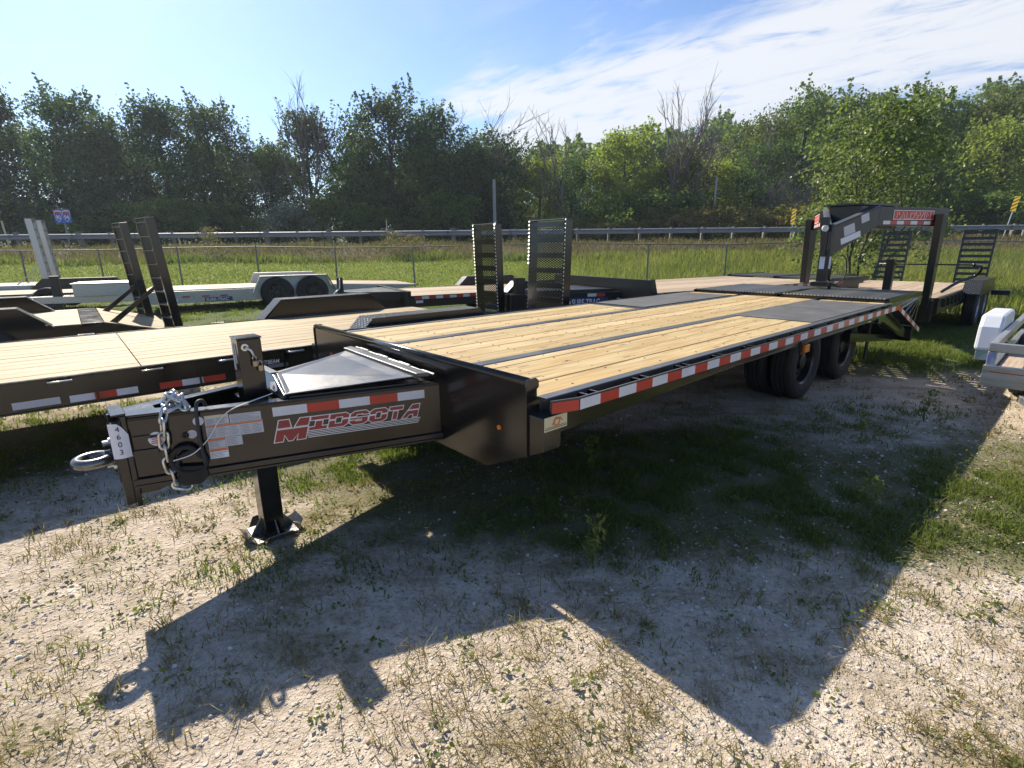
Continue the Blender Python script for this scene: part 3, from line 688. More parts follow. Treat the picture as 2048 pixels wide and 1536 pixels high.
# safety chains: heap on top, one strand hanging down the near face
def chain_link_mesh():
    r_, L, w = .0068, .042, .0185; pts = []
    for k in range(7): t = -math.pi/2 + math.pi*k/6; pts.append((math.cos(t)*w + 0, 0, 0) if 0 else (w*math.sin(t), 0, L - w + w*math.cos(t)))
    for k in range(7): t = math.pi/2 + math.pi*k/6; pts.append((w*math.sin(t), 0, -(L - w) + w*math.cos(t)))
    return MB().tube(pts, r_, 8, closed=True).mesh('chain_link', ZINC, True)
CL = chain_link_mesh()
def chainpath(pts, parent, step=.062, start=0):
    P = [Vector(p) for p in pts]; d = 0; i = 0; res = []; acc = 0
    seg = [(P[k], P[k + 1]) for k in range(len(P) - 1)]; tot = sum((b - a).length for a, b in seg); t = 0; k = start
    while t < tot:
        q = t; 
        for a, b in seg:
            L = (b - a).length
            if q <= L: pos = a + (b - a)*(q/L); dr = (b - a).normalized(); break
            q -= L
        o = link('chain_link', CL, parent)
        rot = dr.to_track_quat('Z', 'X').to_matrix().to_4x4() @ Matrix.Rotation((0 if k % 2 else math.pi/2) + rnd.uniform(-.25, .25), 4, 'Z')
        o.matrix_local = Matrix.Translation(pos) @ rot
        t += step; k += 1
def fp_(u, z, w): return FM @ Vector((u, z, w))
chainpath([fp_(.20, .852, -.03), fp_(.172, .845, .004), fp_(.158, .80, .022), fp_(.150, .70, .024), fp_(.152, .60, .024), fp_(.160, .515, .022), fp_(.180, .478, .018), fp_(.215, .462, .01)], T)
chainpath([fp_(.20, .85, -.02), fp_(.235, .862, -.05), fp_(.215, .885, -.075), fp_(.18, .865, -.09), fp_(.205, .895, -.05), fp_(.245, .87, -.03), fp_(.25, .845, -.015), fp_(.225, .865, -.055), fp_(.19, .90, -.07), fp_(.165, .87, -.06)], T, .048)
# cables, hoses
def smooth_path(pts, n=8):
    P = [Vector(p) for p in pts]; out = []
    for i in range(len(P) - 1):
        a, b, c_, d = P[max(i - 1, 0)], P[i], P[i + 1], P[min(i + 2, len(P) - 1)]
        for k in range(n):
            t = k/n; out.append(.5*((2*b) + (-a + c_)*t + (2*a - 5*b + 4*c_ - d)*t*t + (-a + 3*b - 3*c_ + d)*t**3))
    out.append(P[-1]); return out
MB().tube(smooth_path([fp_(.30, .56, .02), fp_(.295, .70, .03), fp_(.298, .82, .025), fp_(.305, .868, .01), fp_(.325, .872, -.01), fp_(.333, .84, -.03)]), .0085, 8).build('wiring_cord', INK, T, smooth=True)
MB().tube(smooth_path([fp_(.29, .60, .022), fp_(.25, .66, .03), fp_(.19, .655, .035), (fp_(.165, .60, .03)), fp_(.20, .545, .035), fp_(.27, .535, .03), fp_(.305, .57, .02), fp_(.28, .635, .02), fp_(.22, .63, .03), fp_(.185, .58, .028), fp_(.23, .52, .022), fp_(.29, .54, .01), fp_(.30, .60, .012)]), .011, 8).build('wiring_cord', RUB, T, smooth=True)
MB().extr([(.17, .50, .012), (.20, .47, .012), (.27, .468, .012), (.31, .505, .012), (.30, .56, .012), (.2, .57, .012)], (0, 0, .018)).xf(FM).build('wiring_bundle', RUB, T, .006)
MB().tube(smooth_path([(.17, -.79, .845), fp_(.50, .835, .0), fp_(.43, .81, .008), fp_(.38, .765, .012), fp_(.33, .69, .02), fp_(.26, .632, .042), fp_(.175, .61, .04)]), .0028, 6).build('breakaway_cable', LOGO_WHITE, T, smooth=True)
for u, z in ((.235, .715), (.135, .60)): onface(MB().lathe([(0, .016), (.014, .013), (.014, .004), (0, .004)], (u, z, 0), 'z', 14), 'cable_grommet', RUB)
onface(MB().box(.0, .12, .645, .672, .001, .012).box(.03, .10, .725, .74, .001, .01), 'weld_plate', BLACK)
del x

# ------------------------------------------------------------------ generic neighbours
def beam_side(parent, x, s_, y0, y1, z0, z1, mat, name='side_beam', fl=.05, th=.008):
    "I-beam face with flanges on the outside"
    mb = MB().box(*sorted((x, x - s_*th)), y0, y1, z0, z1).box(*sorted((x - s_*fl, x + s_*.012)), y0, y1, z1, z1 + .012).box(*sorted((x - s_*fl, x + s_*.012)), y0, y1, z0 - .012, z0)
    return mb.build(name, mat, parent, .002)
def ladder_ramp(parent, x0, x1, y, zb, h, lean, mat, nr=7, depth=.12, mesh=False, name='ramp', slat=.05, tread=None, rz=0):
    "standing loading ramp: two side channels, rungs between; leans by `lean` radians about x"
    Mx = Matrix.Translation(((x0 + x1)/2, y, zb)) @ Matrix.Rotation(rz, 4, 'Z') @ Matrix.Rotation(lean, 4, 'X'); w = (x1 - x0)/2
    rp = MB().box(-w, -w + .035, -depth/2, depth/2, 0, h).box(w - .035, w, -depth/2, depth/2, 0, h).box(-w, w, -depth/2, depth/2, h - .012, h)
    ro = rp.xf(Mx).build(name, mat, parent, .003)
    for k in range(nr):
        z = .06 + (h - .12)*k/(nr - 1)
        MB().box(-w + .036, w - .036, -depth/2*.95, depth/2*.8, z - slat/2, z + slat/2 if slat > .02 else z + .006).xf(Mx).build('rung', tread or mat, ro)
    if mesh:
        wm = MB(); st_ = .030
        for sg in (1, -1):
            k = -int(2*w/st_) - 1
            while k*st_ < h:
                z0 = k*st_; a = (-w + .02, z0) if sg > 0 else (w - .02, z0); b = (w - .02, z0 + (2*w - .04)*.5) if sg > 0 else (-w + .02, z0 + (2*w - .04)*.5)
                if a[1] > .02 and b[1] < h - .02: wm.extr([(a[0], -depth/2 - .004, a[1]), (b[0], -depth/2 - .004, b[1]), (b[0], -depth/2 - .004, b[1] + .012), (a[0], -depth/2 - .004, a[1] + .012)], (0, .003, 0))
                k += 1
        tag(wm.xf(Mx).build('expanded_mesh', mat, ro), kind='stuff')
        ed = MB()
        for k in range(int(h/.05)):
            for sx in (-1, 1): ed.extr([(sx*w, -depth/2, .02 + k*.05), (sx*w, -depth/2, .05 + k*.05), (sx*w, -depth/2 - .015, .035 + k*.05)], (-sx*.006, 0, 0))
        for k in range(int(2*w/.05)): ed.extr([(-w + .01 + k*.05, -depth/2, h + .001), (-w + .045 + k*.05, -depth/2, h + .001), (-w + .028 + k*.05, -depth/2 - .012, h + .001)], (0, 0, .006))
        tag(ed.xf(Mx).build('grip_teeth', ZINC, ro), kind='stuff')
    return ro
def a_tongue(parent, L, w, z0, z1, mat, jack=True, jx=0, jh=.95, box=None):
    for s_ in (-1, 1):
        MB().extr([(s_*.06, -L, z0), (s_*w, .03, z0), (s_*w, .03, z1), (s_*.06, -L, z1)], (-s_*.05, 0, 0)).build('tongue_beam', mat, parent, .003)
    MB().box(-.06, .06, -L - .22, -L + .02, z0 + .02, z1 - .01).build('coupler', mat, parent, .008)
    if jack:
        MB().box(jx - .055, jx + .055, -L + .20, -L + .31, z0 - .05, jh).build('jack_housing', BLACK2, parent, .004)
        MB().box(jx - .04, jx + .04, -L + .215, -L + .295, .04, z0 - .05).build('jack_leg', BLACK2, parent)
        MB().box(jx - .09, jx + .09, -L + .16, -L + .35, .01, .04).build('jack_foot', STEEL, parent)
def rings(parent, x, s_, ys, z, mat=ZINC):
    for y in ys: MB().tube([(x - s_*.01, y - .065, z), (x + s_*.035, y - .065, z), (x + s_*.035, y + .065, z), (x - s_*.01, y + .065, z)], .008, 6).build('tie_rail', mat, parent, smooth=True)

# second trailer: black equipment trailer right behind the main tongue
h = 49.5; s0 = -3.6
T2 = empty('equipment_trailer', place(h, s0, 5.88), -R(h), 'black trailer with tie rails and two upright mesh ramps, just behind the nearest tongue', 'trailer', 'flatbed trailers parked on the lot')
w = 1.15; zt = .715
boards(T2, linsp(-w + .03, w - .03, 12), .0, 3.95, zt, WOOD2, .008); boards(T2, linsp(-w + .03, w - .03, 12), 3.955, 7.6, zt, WOOD2, .008)
for s_ in (-1, 1):
    beam_side(T2, s_*w, s_, -.05, 7.6, zt - .205, zt - .006, BLACK, fl=.03)
    for k in range(11): MB().box(*sorted((s_*w, s_*(w + .03))), .35 + k*.66, .362 + k*.66, zt - .203, zt - .008).build('stiffener', BLACK, T2)
rings(T2, w + .012, 1, [2.39, 2.93, 3.47, 4.01, 4.53, 5.08], zt - .022)
rings(T2, -w - .012, -1, [1.2 + 1.25*k for k in range(4)], zt + .004)
TB = frame_mat(Vector((w, 0, 0)), (0, 1, 0), (0, 0, 1), (1, 0, 0))
for y0, segs, st0 in ((2.72, (.13, .13, .13), 1), (3.50, (.14, .13, .13), 0), (4.04, (.15, .15, .16), 1)):
    tape_strip(T2, (w + .0005, y0, zt - .190), (0, 1, 0), (0, 0, 1), (1, 0, 0), segs, .05, start=st0)
MB().box(w, w + .001, 3.20, 3.45, zt - .185, zt - .135).build('sticker', STICK, T2)
MB().box(w, w + .001, 4.84, 5.01, zt - .150, zt - .118).build('sticker', INKG, T2)
text('DOUBLETBEAM', .050, LOGO_WHITE, T2, TB @ Matrix.Translation((4.66, zt - .112, .0012)), 'lettering', .0005, .12, sx=.80, bold=.0008)
fy0, fy1 = 5.45, 7.2
for s_ in (-1, 1):
    fender(T2, *sorted((s_*(w + .015), s_*(w + .30))), fy0, fy1, zt - .02, zt + .235, .26, TREAD, BLACK)
    for y in (5.95, 6.75): wheel(T2, s_*(w + .15), y, .37, .21, s_, BLACK2)
dv = MB().extr([(-w, 7.6, zt), (w, 7.6, zt), (w, 8.55, zt - .22), (-w, 8.55, zt - .22)], (0, 0, -.05)); dv.build('beaver_tail', BLACK, T2, .003)
for s_ in (-1, 1): MB().extr([(s_*w, 7.6, zt), (s_*w, 8.55, zt - .22), (s_*w, 8.55, zt - .30), (s_*w, 7.6, zt - .30)], (-s_*.05, 0, 0)).build('tail_frame', BLACK, T2, .003)
ladder_ramp(T2, w - .73, w - .04, 8.62, .42, 1.50, R(-2), BLACK, 8, .13, True, slat=.07)
ladder_ramp(T2, -w + .30, -w + .84, 8.70, .42, 1.50, R(2), BLACK, 8, .13, True, slat=.07)
MB().tube([(.35, 8.5, .52), (.35, 8.56, .58), (.45, 8.58, .60), (.5, 8.52, .53)], .012, 6).build('ramp_latch', ZINC, T2, smooth=True)

# third trailer: black with pine deck, far left, two tall ladder ramps
h = 50; s0 = -4.6
T3 = empty('equipment_trailer', place(h, s0, 9.70), -R(h), 'black trailer at far left with wood dovetail and two tall leaning ladder ramps', 'trailer', 'flatbed trailers parked on the lot')
w = 1.18; zt = .685
boards(T3, linsp(-w + .02, w - .02, 9), 0, 4.62, zt, WOOD2, .008)
MB().box(-w, w, 4.625, 4.85, zt - .04, zt + .004).build('hinge_plate', BLACK, T3, .003)
sl = math.atan2(-.20, .80)
boards(T3, linsp(-w + .02, w - .02, 9), 4.86, 5.66, zt, WOOD2, .008, slope=sl)
for s_ in (-1, 1):
    MB().extr([(s_*w, 0, zt - .005), (s_*w, 4.85, zt - .005), (s_*w, 5.72, zt - .23), (s_*w, 5.72, zt - .32), (s_*w, 4.85, zt - .24), (s_*w, 0, zt - .24)], (-s_*.02, 0, 0)).build('side_beam', BLACK, T3, .003)
    fender(T3, *sorted((s_*(w - .22), s_*(w + .06))), 2.2, 4.36, zt - .01, zt + .24, .30, TREAD, BLACK, skirts=(True, True))
    for y in (2.85, 3.7): wheel(T3, s_*(w + .0), y, .36, .20, s_, BLACK2)
for (xa, xb) in ((w - .58, w - .18), (-w + .04, -w + .42)):
    rp = ladder_ramp(T3, xa, xb, 5.66 if xa > 0 else 5.50, .40, 1.62, R(5), BLACK, 9, .11, False, slat=.012, tread=CHAR, rz=R(12))
    MB().extr([(xb + .02, 5.55, 1.12), (xb + .02, 5.49, 1.12), (xb + .02, 4.80, .58), (xb + .02, 4.87, .54)], (.03, 0, 0)).build('ramp_brace', BLACK, rp, .002)
MB().box(-w, w, 5.70, 5.78, .30, .42).box(.2, .6, 5.78, 6.35, .36, .40).build('tail_bar', BLACK, T3, .003)
MB().box(.25, .5, 6.05, 6.34, .401, .412).build('step_plate', ALU, T3, .002)

# aluminium car hauler with SURE-TRAC plate
h = 61; s0 = -1.75
T4 = empty('car_hauler', place(h, s0, 17.1), -R(h), 'aluminium car hauler with SURE-TRAC plate, toolbox and bright fenders beside the fence', 'trailer', 'aluminium trailers by the fence')
w = 1.12; zt = .60
boards(T4, linsp(-w + .05, w - .05, 10), .02, 4.9, zt, WOOD3, .006); boards(T4, linsp(-w + .05, w - .05, 10), 4.9, 7.2, zt, WOOD3, .006, slope=math.atan2(-.10, 2.3))
for s_ in (-1, 1):
    MB().extr([(s_*w, 0, zt - .03), (s_*w, 4.9, zt - .03), (s_*w, 7.25, zt - .10), (s_*w, 7.25, zt - .15), (s_*w, 4.9, zt - .34), (s_*w, 0, zt - .34)], (-s_*.04, 0, 0)).build('side_beam', ALU, T4, .004)
    MB().box(*sorted((s_*w, s_*(w + .02))), .0, 2.35, zt - .16, zt - .145).build('side_rib', ALU, T4)
    fender(T4, *sorted((s_*(w + .0), s_*(w + .27))), 2.50, 4.68, zt - .14, zt + .30, .22, ALU, ALU, skirts=((True, False) if s_ > 0 else (False, True)))
    for y in (3.12, 4.04): wheel(T4, s_*(w + .13), y, .43, .2, s_, ALU if 0 else BLACK2, spokes=True)
    for i_, y in enumerate((.85, 1.30, 1.72)): MB().box(*sorted((s_*(w + .001), s_*(w + .003))), y, y + .17, zt - .20, zt - .15).build('reflective_tape', RED, T4)
TM = frame_mat(Vector((w + .001, 0, 0)), (0, 1, 0), (0, 0, 1), (1, 0, 0))
pl = MB().box(1.35, 2.00, zt - .325, zt - .215, 0, .003).xf(TM).build('name_plate', BLUE, T4)
text('SURE-TRAC', .10, LOGO_WHITE, pl, TM @ Matrix.Translation((1.38, zt - .306, .0036)), 'lettering', .0005, 0, sx=1.02, bold=.002)
MB().box(.48, .75, zt - .31, zt - .22, 0, .001).xf(TM).build('sticker', PAPER, T4)
a_tongue(T4, 2.45, .62, .33, .50, ALU, False)
MB().box(-.08, .08, -1.95, -1.77, .28, 1.0).build('jack_housing', BLACK2, T4, .006)
MB().box(-.06, .06, -1.92, -1.80, .02, .28).build('jack_leg', BLACK2, T4)
tb = MB().extr([(-.52, -1.45, .50), (.52, -1.45, .50), (.58, -.10, .50), (-.58, -.10, .50)], (0, 0, .30)).build('toolbox', ALU, T4, .006)
MB().extr([(-.55, -1.48, .802), (.55, -1.48, .802), (.61, -.08, .802), (-.61, -.08, .802)], (0, 0, .02)).build('toolbox_lid', ALU, tb, .004)
MB().box(.585, .70, -.05, .0, .45, .70).build('winch_plate', ALU, T4, .004)

# farther aluminium trailer with upright silver ramps (far left), and a black one before it
h = 61
T5 = empty('car_hauler', place(h, -9.6, 21.9), -R(h), 'silver aluminium trailer with two upright silver ramps by the fence, far left', 'trailer', 'aluminium trailers by the fence')
w = 1.08; zt = .62
boards(T5, linsp(-w + .05, w - .05, 8), 0, 4.6, zt, WOOD3, .006)
for s_ in (-1, 1): MB().box(*sorted((s_*w, s_*(w - .05))), 0, 4.7, zt - .30, zt + .01).build('side_beam', ALU, T5, .004)
for s_ in (-1, 1): wheel(T5, s_*(w + .12), 2.6, .34, .2, s_, BLACK2)
MB().box(-w, w, 4.6, 4.9, zt - .05, zt).build('tail_plate', ALU, T5)
for (xa, xb) in ((w - .50, w - .08), (-w + .65, -w + 1.07)):
    ladder_ramp(T5, xa, xb, 5.0, .50, 2.05, R(3), ALU, 9, .16, False, slat=.03)
    MB().extr([(xa - .02, 4.9, 1.30), (xa - .02, 4.9, 1.24), (xa - .02, 4.15, .60), (xa - .02, 4.2, .60)], (.03, 0, 0)).build('ramp_brace', ALU, T5)
T5b = empty('flatbed_trailer', place(h, -9.5, 19.2), -R(h), 'black trailer with pale wood deck and black fender standing behind the aluminium tongue, far left', 'trailer', 'flatbed trailers parked on the lot')
w = 1.1; zt = .52
boards(T5b, linsp(-w + .03, w - .03, 8), 0, 6.3, zt, WOOD2, .006)
for s_ in (-1, 1):
    MB().box(*sorted((s_*w, s_*(w - .05))), 0, 6.4, zt - .22, zt + .005).build('side_beam', BLACK2, T5b, .003)
    wheel(T5b, s_*(w + .10), 5.5, .34, .2, s_, BLACK2)
tape_strip(T5b, (w + .001, 3.8, zt - .11), (0, 1, 0), (0, 0, 1), (1, 0, 0), [.3]*8, .07)
fender(T5b, -w - .28, -w, 4.6, 7.0, zt, zt + .30, .32, BLACK2, BLACK2)
MB().box(-w, w, 6.4, 6.46, zt - .22, zt + .02).build('rear_beam', BLACK2, T5b, .003)

# black trailer with fender and taped side in the middle distance
h = 61
T6 = empty('flatbed_trailer', place(h, 3.25, 11.15), -R(h), 'black trailer with pale deck, taped edge and angular fender, left of the mesh ramps', 'trailer', 'flatbed trailers parked on the lot')
w = 1.15; zt = .66
boards(T6, linsp(-w + .03, w - .03, 9), .03, 4.6, zt, WOOD3, .006)
for s_ in (-1, 1):
    MB().box(*sorted((s_*w, s_*(w - .05))), 0, 5.2, zt - .22, zt + .005).build('side_beam', BLACK2, T6, .003)
    fender(T6, *sorted((s_*(w + .0), s_*(w + .27))), 2.05, 3.85, zt, zt + .22, .24, TREAD, BLACK2)
    for y in (2.6, 3.35): wheel(T6, s_*(w + .13), y, .35, .2, s_, BLACK2)
MB().box(-w, w, -.03, .03, zt - .25, zt + .10).build('headboard', BLACK2, T6, .004)
tape_strip(T6, (w + .001, .10, zt - .065), (0, 1, 0), (0, 0, 1), (1, 0, 0), [.15]*13, .055, start=1)
MB().box(w, w + .001, .12, .27, zt - .14, zt - .09).build('data_plate', WHITE, T6)
a_tongue(T6, 1.35, .55, .38, .56, BLACK2, True, .0, 1.02)
tb = MB().extr([(-.28, -1.05, .56), (.28, -1.05, .56), (.75, -.05, .56), (-.75, -.05, .56)], (0, 0, .16)).build('toolbox', BLACK2, T6, .006)
MB().extr([(-.29, -1.07, .722), (.29, -1.07, .722), (.77, -.04, .722), (-.77, -.04, .722)], (0, 0, .012)).build('toolbox_lid', CHAR, tb, .004)
MB().tube(smooth_path([(.07, -1.10, .98), (.12, -1.12, .97), (.13, -1.14, .80), (.16, -1.22, .74), (.22, -1.3, .66)]), .014, 6).build('jack_crank', ZINC, T6, smooth=True)
MB().box(-w, w, 4.6, 5.3, zt - .09, zt - .03).build('tail_plate', BLACK2, T6)

# black SURE-TRAC deck-over in the middle
h = 60
T8 = empty('flatbed_trailer', place(h, 5.75, 7.02), -R(h), 'black SURE-TRAC deck-over flatbed with headboard, pale deck and folded ramps, behind the main trailer deck', 'trailer', 'flatbed trailers parked on the lot')
w = 1.27; zt = .88
boards(T8, linsp(-w + .06, w - .06, 11), .06, 4.9, zt, WOOD3, .006)
for s_ in (-1, 1):
    MB().box(*sorted((s_*w, s_*(w - .012))), .10, 6.0, zt - .06, zt + .002).box(*sorted((s_*(w - .03), s_*(w - .05))), .0, 5.9, zt - .18, zt).build('side_beam', BLACK2, T8, .002)
    for y in (3.4, 4.4): wheel(T8, s_*(w - .35), y, .39, .23, s_, BLACK2)
tape_strip(T8, (w + .001, .12, zt - .055), (0, 1, 0), (0, 0, 1), (1, 0, 0), [.15]*34, .05)
hb = MB().extr([(-w, 0, .52), (w, 0, .52), (w, 0, zt + .20), (-w, 0, zt + .20)], (0, .04, 0)).build('headboard', BLACK2, T8, .004)
MB().extr([(w, -.01, .50), (w, -.01, zt + .21), (w, .06, zt + .21), (w, .14, zt - .06), (w, .10, .50)], (.012, 0, 0)).box(w + .013, w + .014, .0, .05, zt - .02, zt + .08).build('end_plate', BLACK2, T8, .002)
for s_ in (-1, 1):
    MB().extr([(s_*.10, -1.75, .56), (s_*.60, 0, .56), (s_*.60, 0, .87), (s_*.10, -1.75, .87)], (-s_*.06, 0, 0)).build('tongue_beam', BLACK2, T8, .004)
tb = MB().extr([(-.22, -1.35, .84), (.22, -1.35, .84), (.52, -.10, .84), (-.52, -.10, .84)], (0, 0, .08)).build('toolbox', BLACK2, T8, .006)
MB().box(-.07, .07, -1.62, -1.48, .35, 1.12).build('jack_housing', BLACK2, T8, .005)
MB().box(-.05, .05, -1.60, -1.50, .03, .35).box(-.12, .12, -1.67, -1.43, .01, .03).build('jack_foot', STEEL, T8)
SL = 1.82; sa = Vector((.5, 1.75, 0)).normalized()
SM = frame_mat(Vector((.10, -1.75, 0)), sa, (0, 0, 1), (sa.y, -sa.x, 0))
pl = MB().box(.86, 1.60, .645, .79, .001, .005).xf(SM).build('name_plate', BLUE, T8)
text('SURE-TRAC', .140, LOGO_WHITE, pl, SM @ Matrix.Translation((.98, .672, .0055)), 'lettering', .0005, .05, sx=.66, bold=.003)
MB().lathe([(0, .05), (.001, .05), (.001, .026), (0, .026)], (.915, .715, .0055), 'z', 20).xf(SM).build('logo_ring', LOGO_WHITE, pl)
tape_strip(T8, SM @ Vector((1.25, .805, .001)), sa, (0, 0, 1), (sa.y, -sa.x, 0), [.15, .15], .05)
MB().tube([(.3, -.02, .80), (.34, -.05, .80), (.62, -.05, .76), (.66, -.02, .76)], .011, 6).build('grab_handle', ZINC, T8, smooth=True)
MB().extr([(-w, 4.9, zt - .01), (w, 4.9, zt - .01), (w, 6.2, zt - .33), (-w, 6.2, zt - .33)], (0, 0, -.05)).build('tail_deck', BLACK2, T8)
for a, b in ((-w + .04, -.03), (.03, w - .04)):
    ro = MB().box(a, a + .04, 4.95, 6.3, zt - .02, zt + .05).box(b - .04, b, 4.95, 6.3, zt - .02, zt + .05).build('ramp', BLACK2, T8, .003)
    sl_ = MB().box(0, b - a - .084, -.04, .04, 0, .02).mesh('ramp_slat', CHAR)
    for k in range(10): o = link('ramp_slat', sl_, ro); o.location = (a + .042, 5.02 + k*.135, zt + .02)

# black gooseneck behind the main trailer
h = 48; s0 = 10.9; nc = 2.75
T9 = empty('gooseneck_trailer', place(h, s0, nc), -R(h), 'black gooseneck trailer with arched neck, toolbox between its beams and two upright slatted ramps', 'trailer', 'flatbed trailers parked on the lot')
w = 1.12; zt = .70
boards(T9, linsp(-w + .03, w - .03, 10), .08, 4.75, zt, WOOD3, .006)
for s_ in (-1, 1):
    MB().box(*sorted((s_*w, s_*(w - .06))), 0, 5.3, zt - .26, zt + .005).build('side_beam', BLACK2, T9, .004)
    pk = MB().box(0, s_*.05, -.02, .02, -.16, -.02).mesh('stake_pocket', BLACK2)
    for k in range(6): o = link('stake_pocket', pk, T9); o.location = (s_*w, .3 + .35*k, zt)
    fender(T9, *sorted((s_*(w + .0), s_*(w + .27))), 2.05, 4.0, zt - .05, zt + .20, .22, TREAD, BLACK2)
    for y in (2.6, 3.45): wheel(T9, s_*(w + .13), y, .37, .21, s_, GALV)
    # upright, tapering downwards, then neck beam running in to the coupler
    MB().extr([(s_*1.0, -.20, 2.02), (s_*1.0, .16, 2.02), (s_*1.0, .07, .30), (s_*1.0, -.07, .30)], (-s_*.10, 0, 0)).build('neck_upright', BLACK2, T9, .005)
    P0 = Vector((s_*1.0, .18, 0)); P1 = Vector((s_*.40, -1.25, 0)); P2 = Vector((s_*.06, -2.08, 0)); ins = Vector((-s_*.09, 0, 0)); Z_ = Vector((0, 0, 1))
    nb = MB()
    nb.extr([P0 + Z_*1.84, P0 + Z_*2.12, P1 + Z_*2.12, P1 + Z_*1.84], ins)
    nb.extr([P1 + Z_*1.84, P1 + Z_*2.12, P2 + Z_*1.83, P2 + Z_*1.40], ins*.98)
    nb.build('neck_beam', BLACK2, T9, .006)
    fl = MB(); fl.extr([P1 + Z_*2.122, P2 + Z_*1.832, P2 + ins + Z_*1.832, P1 + ins + Z_*2.122], (0, 0, .012)); fl.build('neck_flange', CHAR, T9, .003)
    d = (P1 - P0); Ln = d.length; d = d.normalized()
    out = Vector((-d.y, d.x, 0))*(1 if s_ > 0 else -1)
    if out.x*s_ < 0: out = -out
    u = -d if s_ > 0 else d           # reading direction seen from outside
    org = (P1 if s_ > 0 else P0)
    NM = frame_mat(org + out*.001, u, (0, 0, 1), u.cross(Vector((0, 0, 1))))
    tape_strip(T9, NM @ Vector((.10, 1.865, 0)), u, (0, 0, 1), u.cross(Vector((0, 0, 1))), [.15]*9, .052)
    pl = MB().box(.30, 1.20, 1.935, 2.075, 0, .002).xf(NM).build('name_plate', LOGO_WHITE, T9)
    MB().box(.31, 1.19, 1.944, 2.066, .0022, .003).xf(NM).build('plate_ground', RED, pl)
    text('BALDWIN', .13, RED, pl, NM @ Matrix.Translation((.33, 1.955, .0035)), 'lettering', .0004, 0, sx=1.35, bold=.003)
    text('BALDWIN', .13, LOGO_WHITE, pl, NM @ Matrix.Translation((.335, 1.953, .0032)), 'lettering_outline', .0002, 0, sx=1.35, bold=.0065)
MB().box(-.06, .06, -2.14, -1.98, 1.42, 1.86).build('coupler_head', BLACK2, T9, .006)
MB().extr([(-.10, -2.20, 1.96), (.02, -2.20, 1.96), (.02, -2.20, 1.40), (-.04, -2.20, 1.40)], (0, .05, 0)).build('nose_plate', BLACK2, T9, .004)
MB().tube([(0, -2.08, 1.75), (0, -2.08, 1.40)], .075, 16).build('coupler_tube', BLACK2, T9, smooth=False)
MB().box(-.07, .07, -2.15, -2.01, 1.04, 1.50).build('coupler_socket', BLACK2, T9, .004)
MB().box(-.12, .12, -2.22, -1.94, .975, 1.03).build('coupler_base', BLACK2, T9, .008)
MB().tube([(-.02, -2.22, 1.80), (.0, -2.24, 1.80)], .045, 16).build('round_lamp', STICK, T9)
MB().box(.071, .073, -2.13, -2.05, 1.22, 1.40).box(-.05, .02, -2.152, -2.151, 1.22, 1.40).build('sticker', PAPER, T9)
MB().tube(smooth_path([(.14, -1.85, 1.42), (.20, -1.80, 1.35), (.22, -1.82, 1.10), (.12, -1.95, .98), (.08, -2.02, 1.02), (.09, -2.03, 1.30)]), .009, 6).build('wiring_cord', RUB, T9, smooth=True)
MB().box(.09, .13, -2.1, -2.07, .88, 1.02).build('cord_plug', INK, T9)
tb = MB().extr([(-.22, -1.50, 1.80), (.22, -1.50, 1.80), (.46, -.70, 1.80), (-.46, -.70, 1.80)], (0, 0, .34)).build('toolbox', BLACK2, T9, .008)
MB().extr([(-.25, -1.54, 2.142), (.25, -1.54, 2.142), (.50, -.67, 2.142), (-.50, -.67, 2.142)], (0, 0, .03)).build('toolbox_lid', BLACK2, tb, .004)
for (u0, u1, z0, z1) in ((.04, .24, 1.80, 1.95), (.36, .62, 1.70, 1.80)):
    d = (P2 - P1)
dn_ = (Vector((.06, -2.08, 0)) - Vector((.40, -1.25, 0))); dl = dn_.length
un = (-dn_.normalized()*math.cos(R(18)) + Vector((0, 0, math.sin(R(18))))).normalized(); wn_ = (-dn_.normalized()).cross(Vector((0, 0, 1))).normalized(); vn = wn_.cross(un)
KM = frame_mat(Vector((.06, -2.08, 1.42)) + wn_*.002, un, vn, wn_)
MB().box(.22, .62, .08, .17, 0, .001).xf(KM).build('sticker', PAPER, T9); MB().box(.30, .52, .18, .32, 0, .001).xf(KM).build('sticker', STICK, T9); MB().box(.66, .82, .26, .38, 0, .001).xf(KM).build('sticker', STICK, T9)
MB().box(-1.05, 1.05, -.06, .06, .32, .66).build('front_beam', BLACK2, T9, .005)
MB().box(.30, .42, .02, .14, .20, 1.32).build('jack_post', BLACK2, T9, .005)
MB().tube([(.10, .05, 1.24), (1.45, .10, 1.24)], .012, 8).tube(smooth_path([(1.45, .10, 1.24), (1.5, .5, 1.20), (1.42, .75, 1.05), (1.25, .55, .95), (1.1, .2, .80)]), .025, 8).build('drive_shaft', BLACK2, T9, smooth=True)
for (xa, xb) in ((w - .62, w - .02), (-w + .02, -w + .62)):
    ladder_ramp(T9, xa, xb, 5.35, .42, 1.48, R(-9), BLACK2, 11, .09, False, slat=.055)
MB().box(w + .2, w + .5, 4.3, 4.42, .5, .6).build('rear_bracket', BLACK2, T9, .004)
for o_ in T9.children: pass

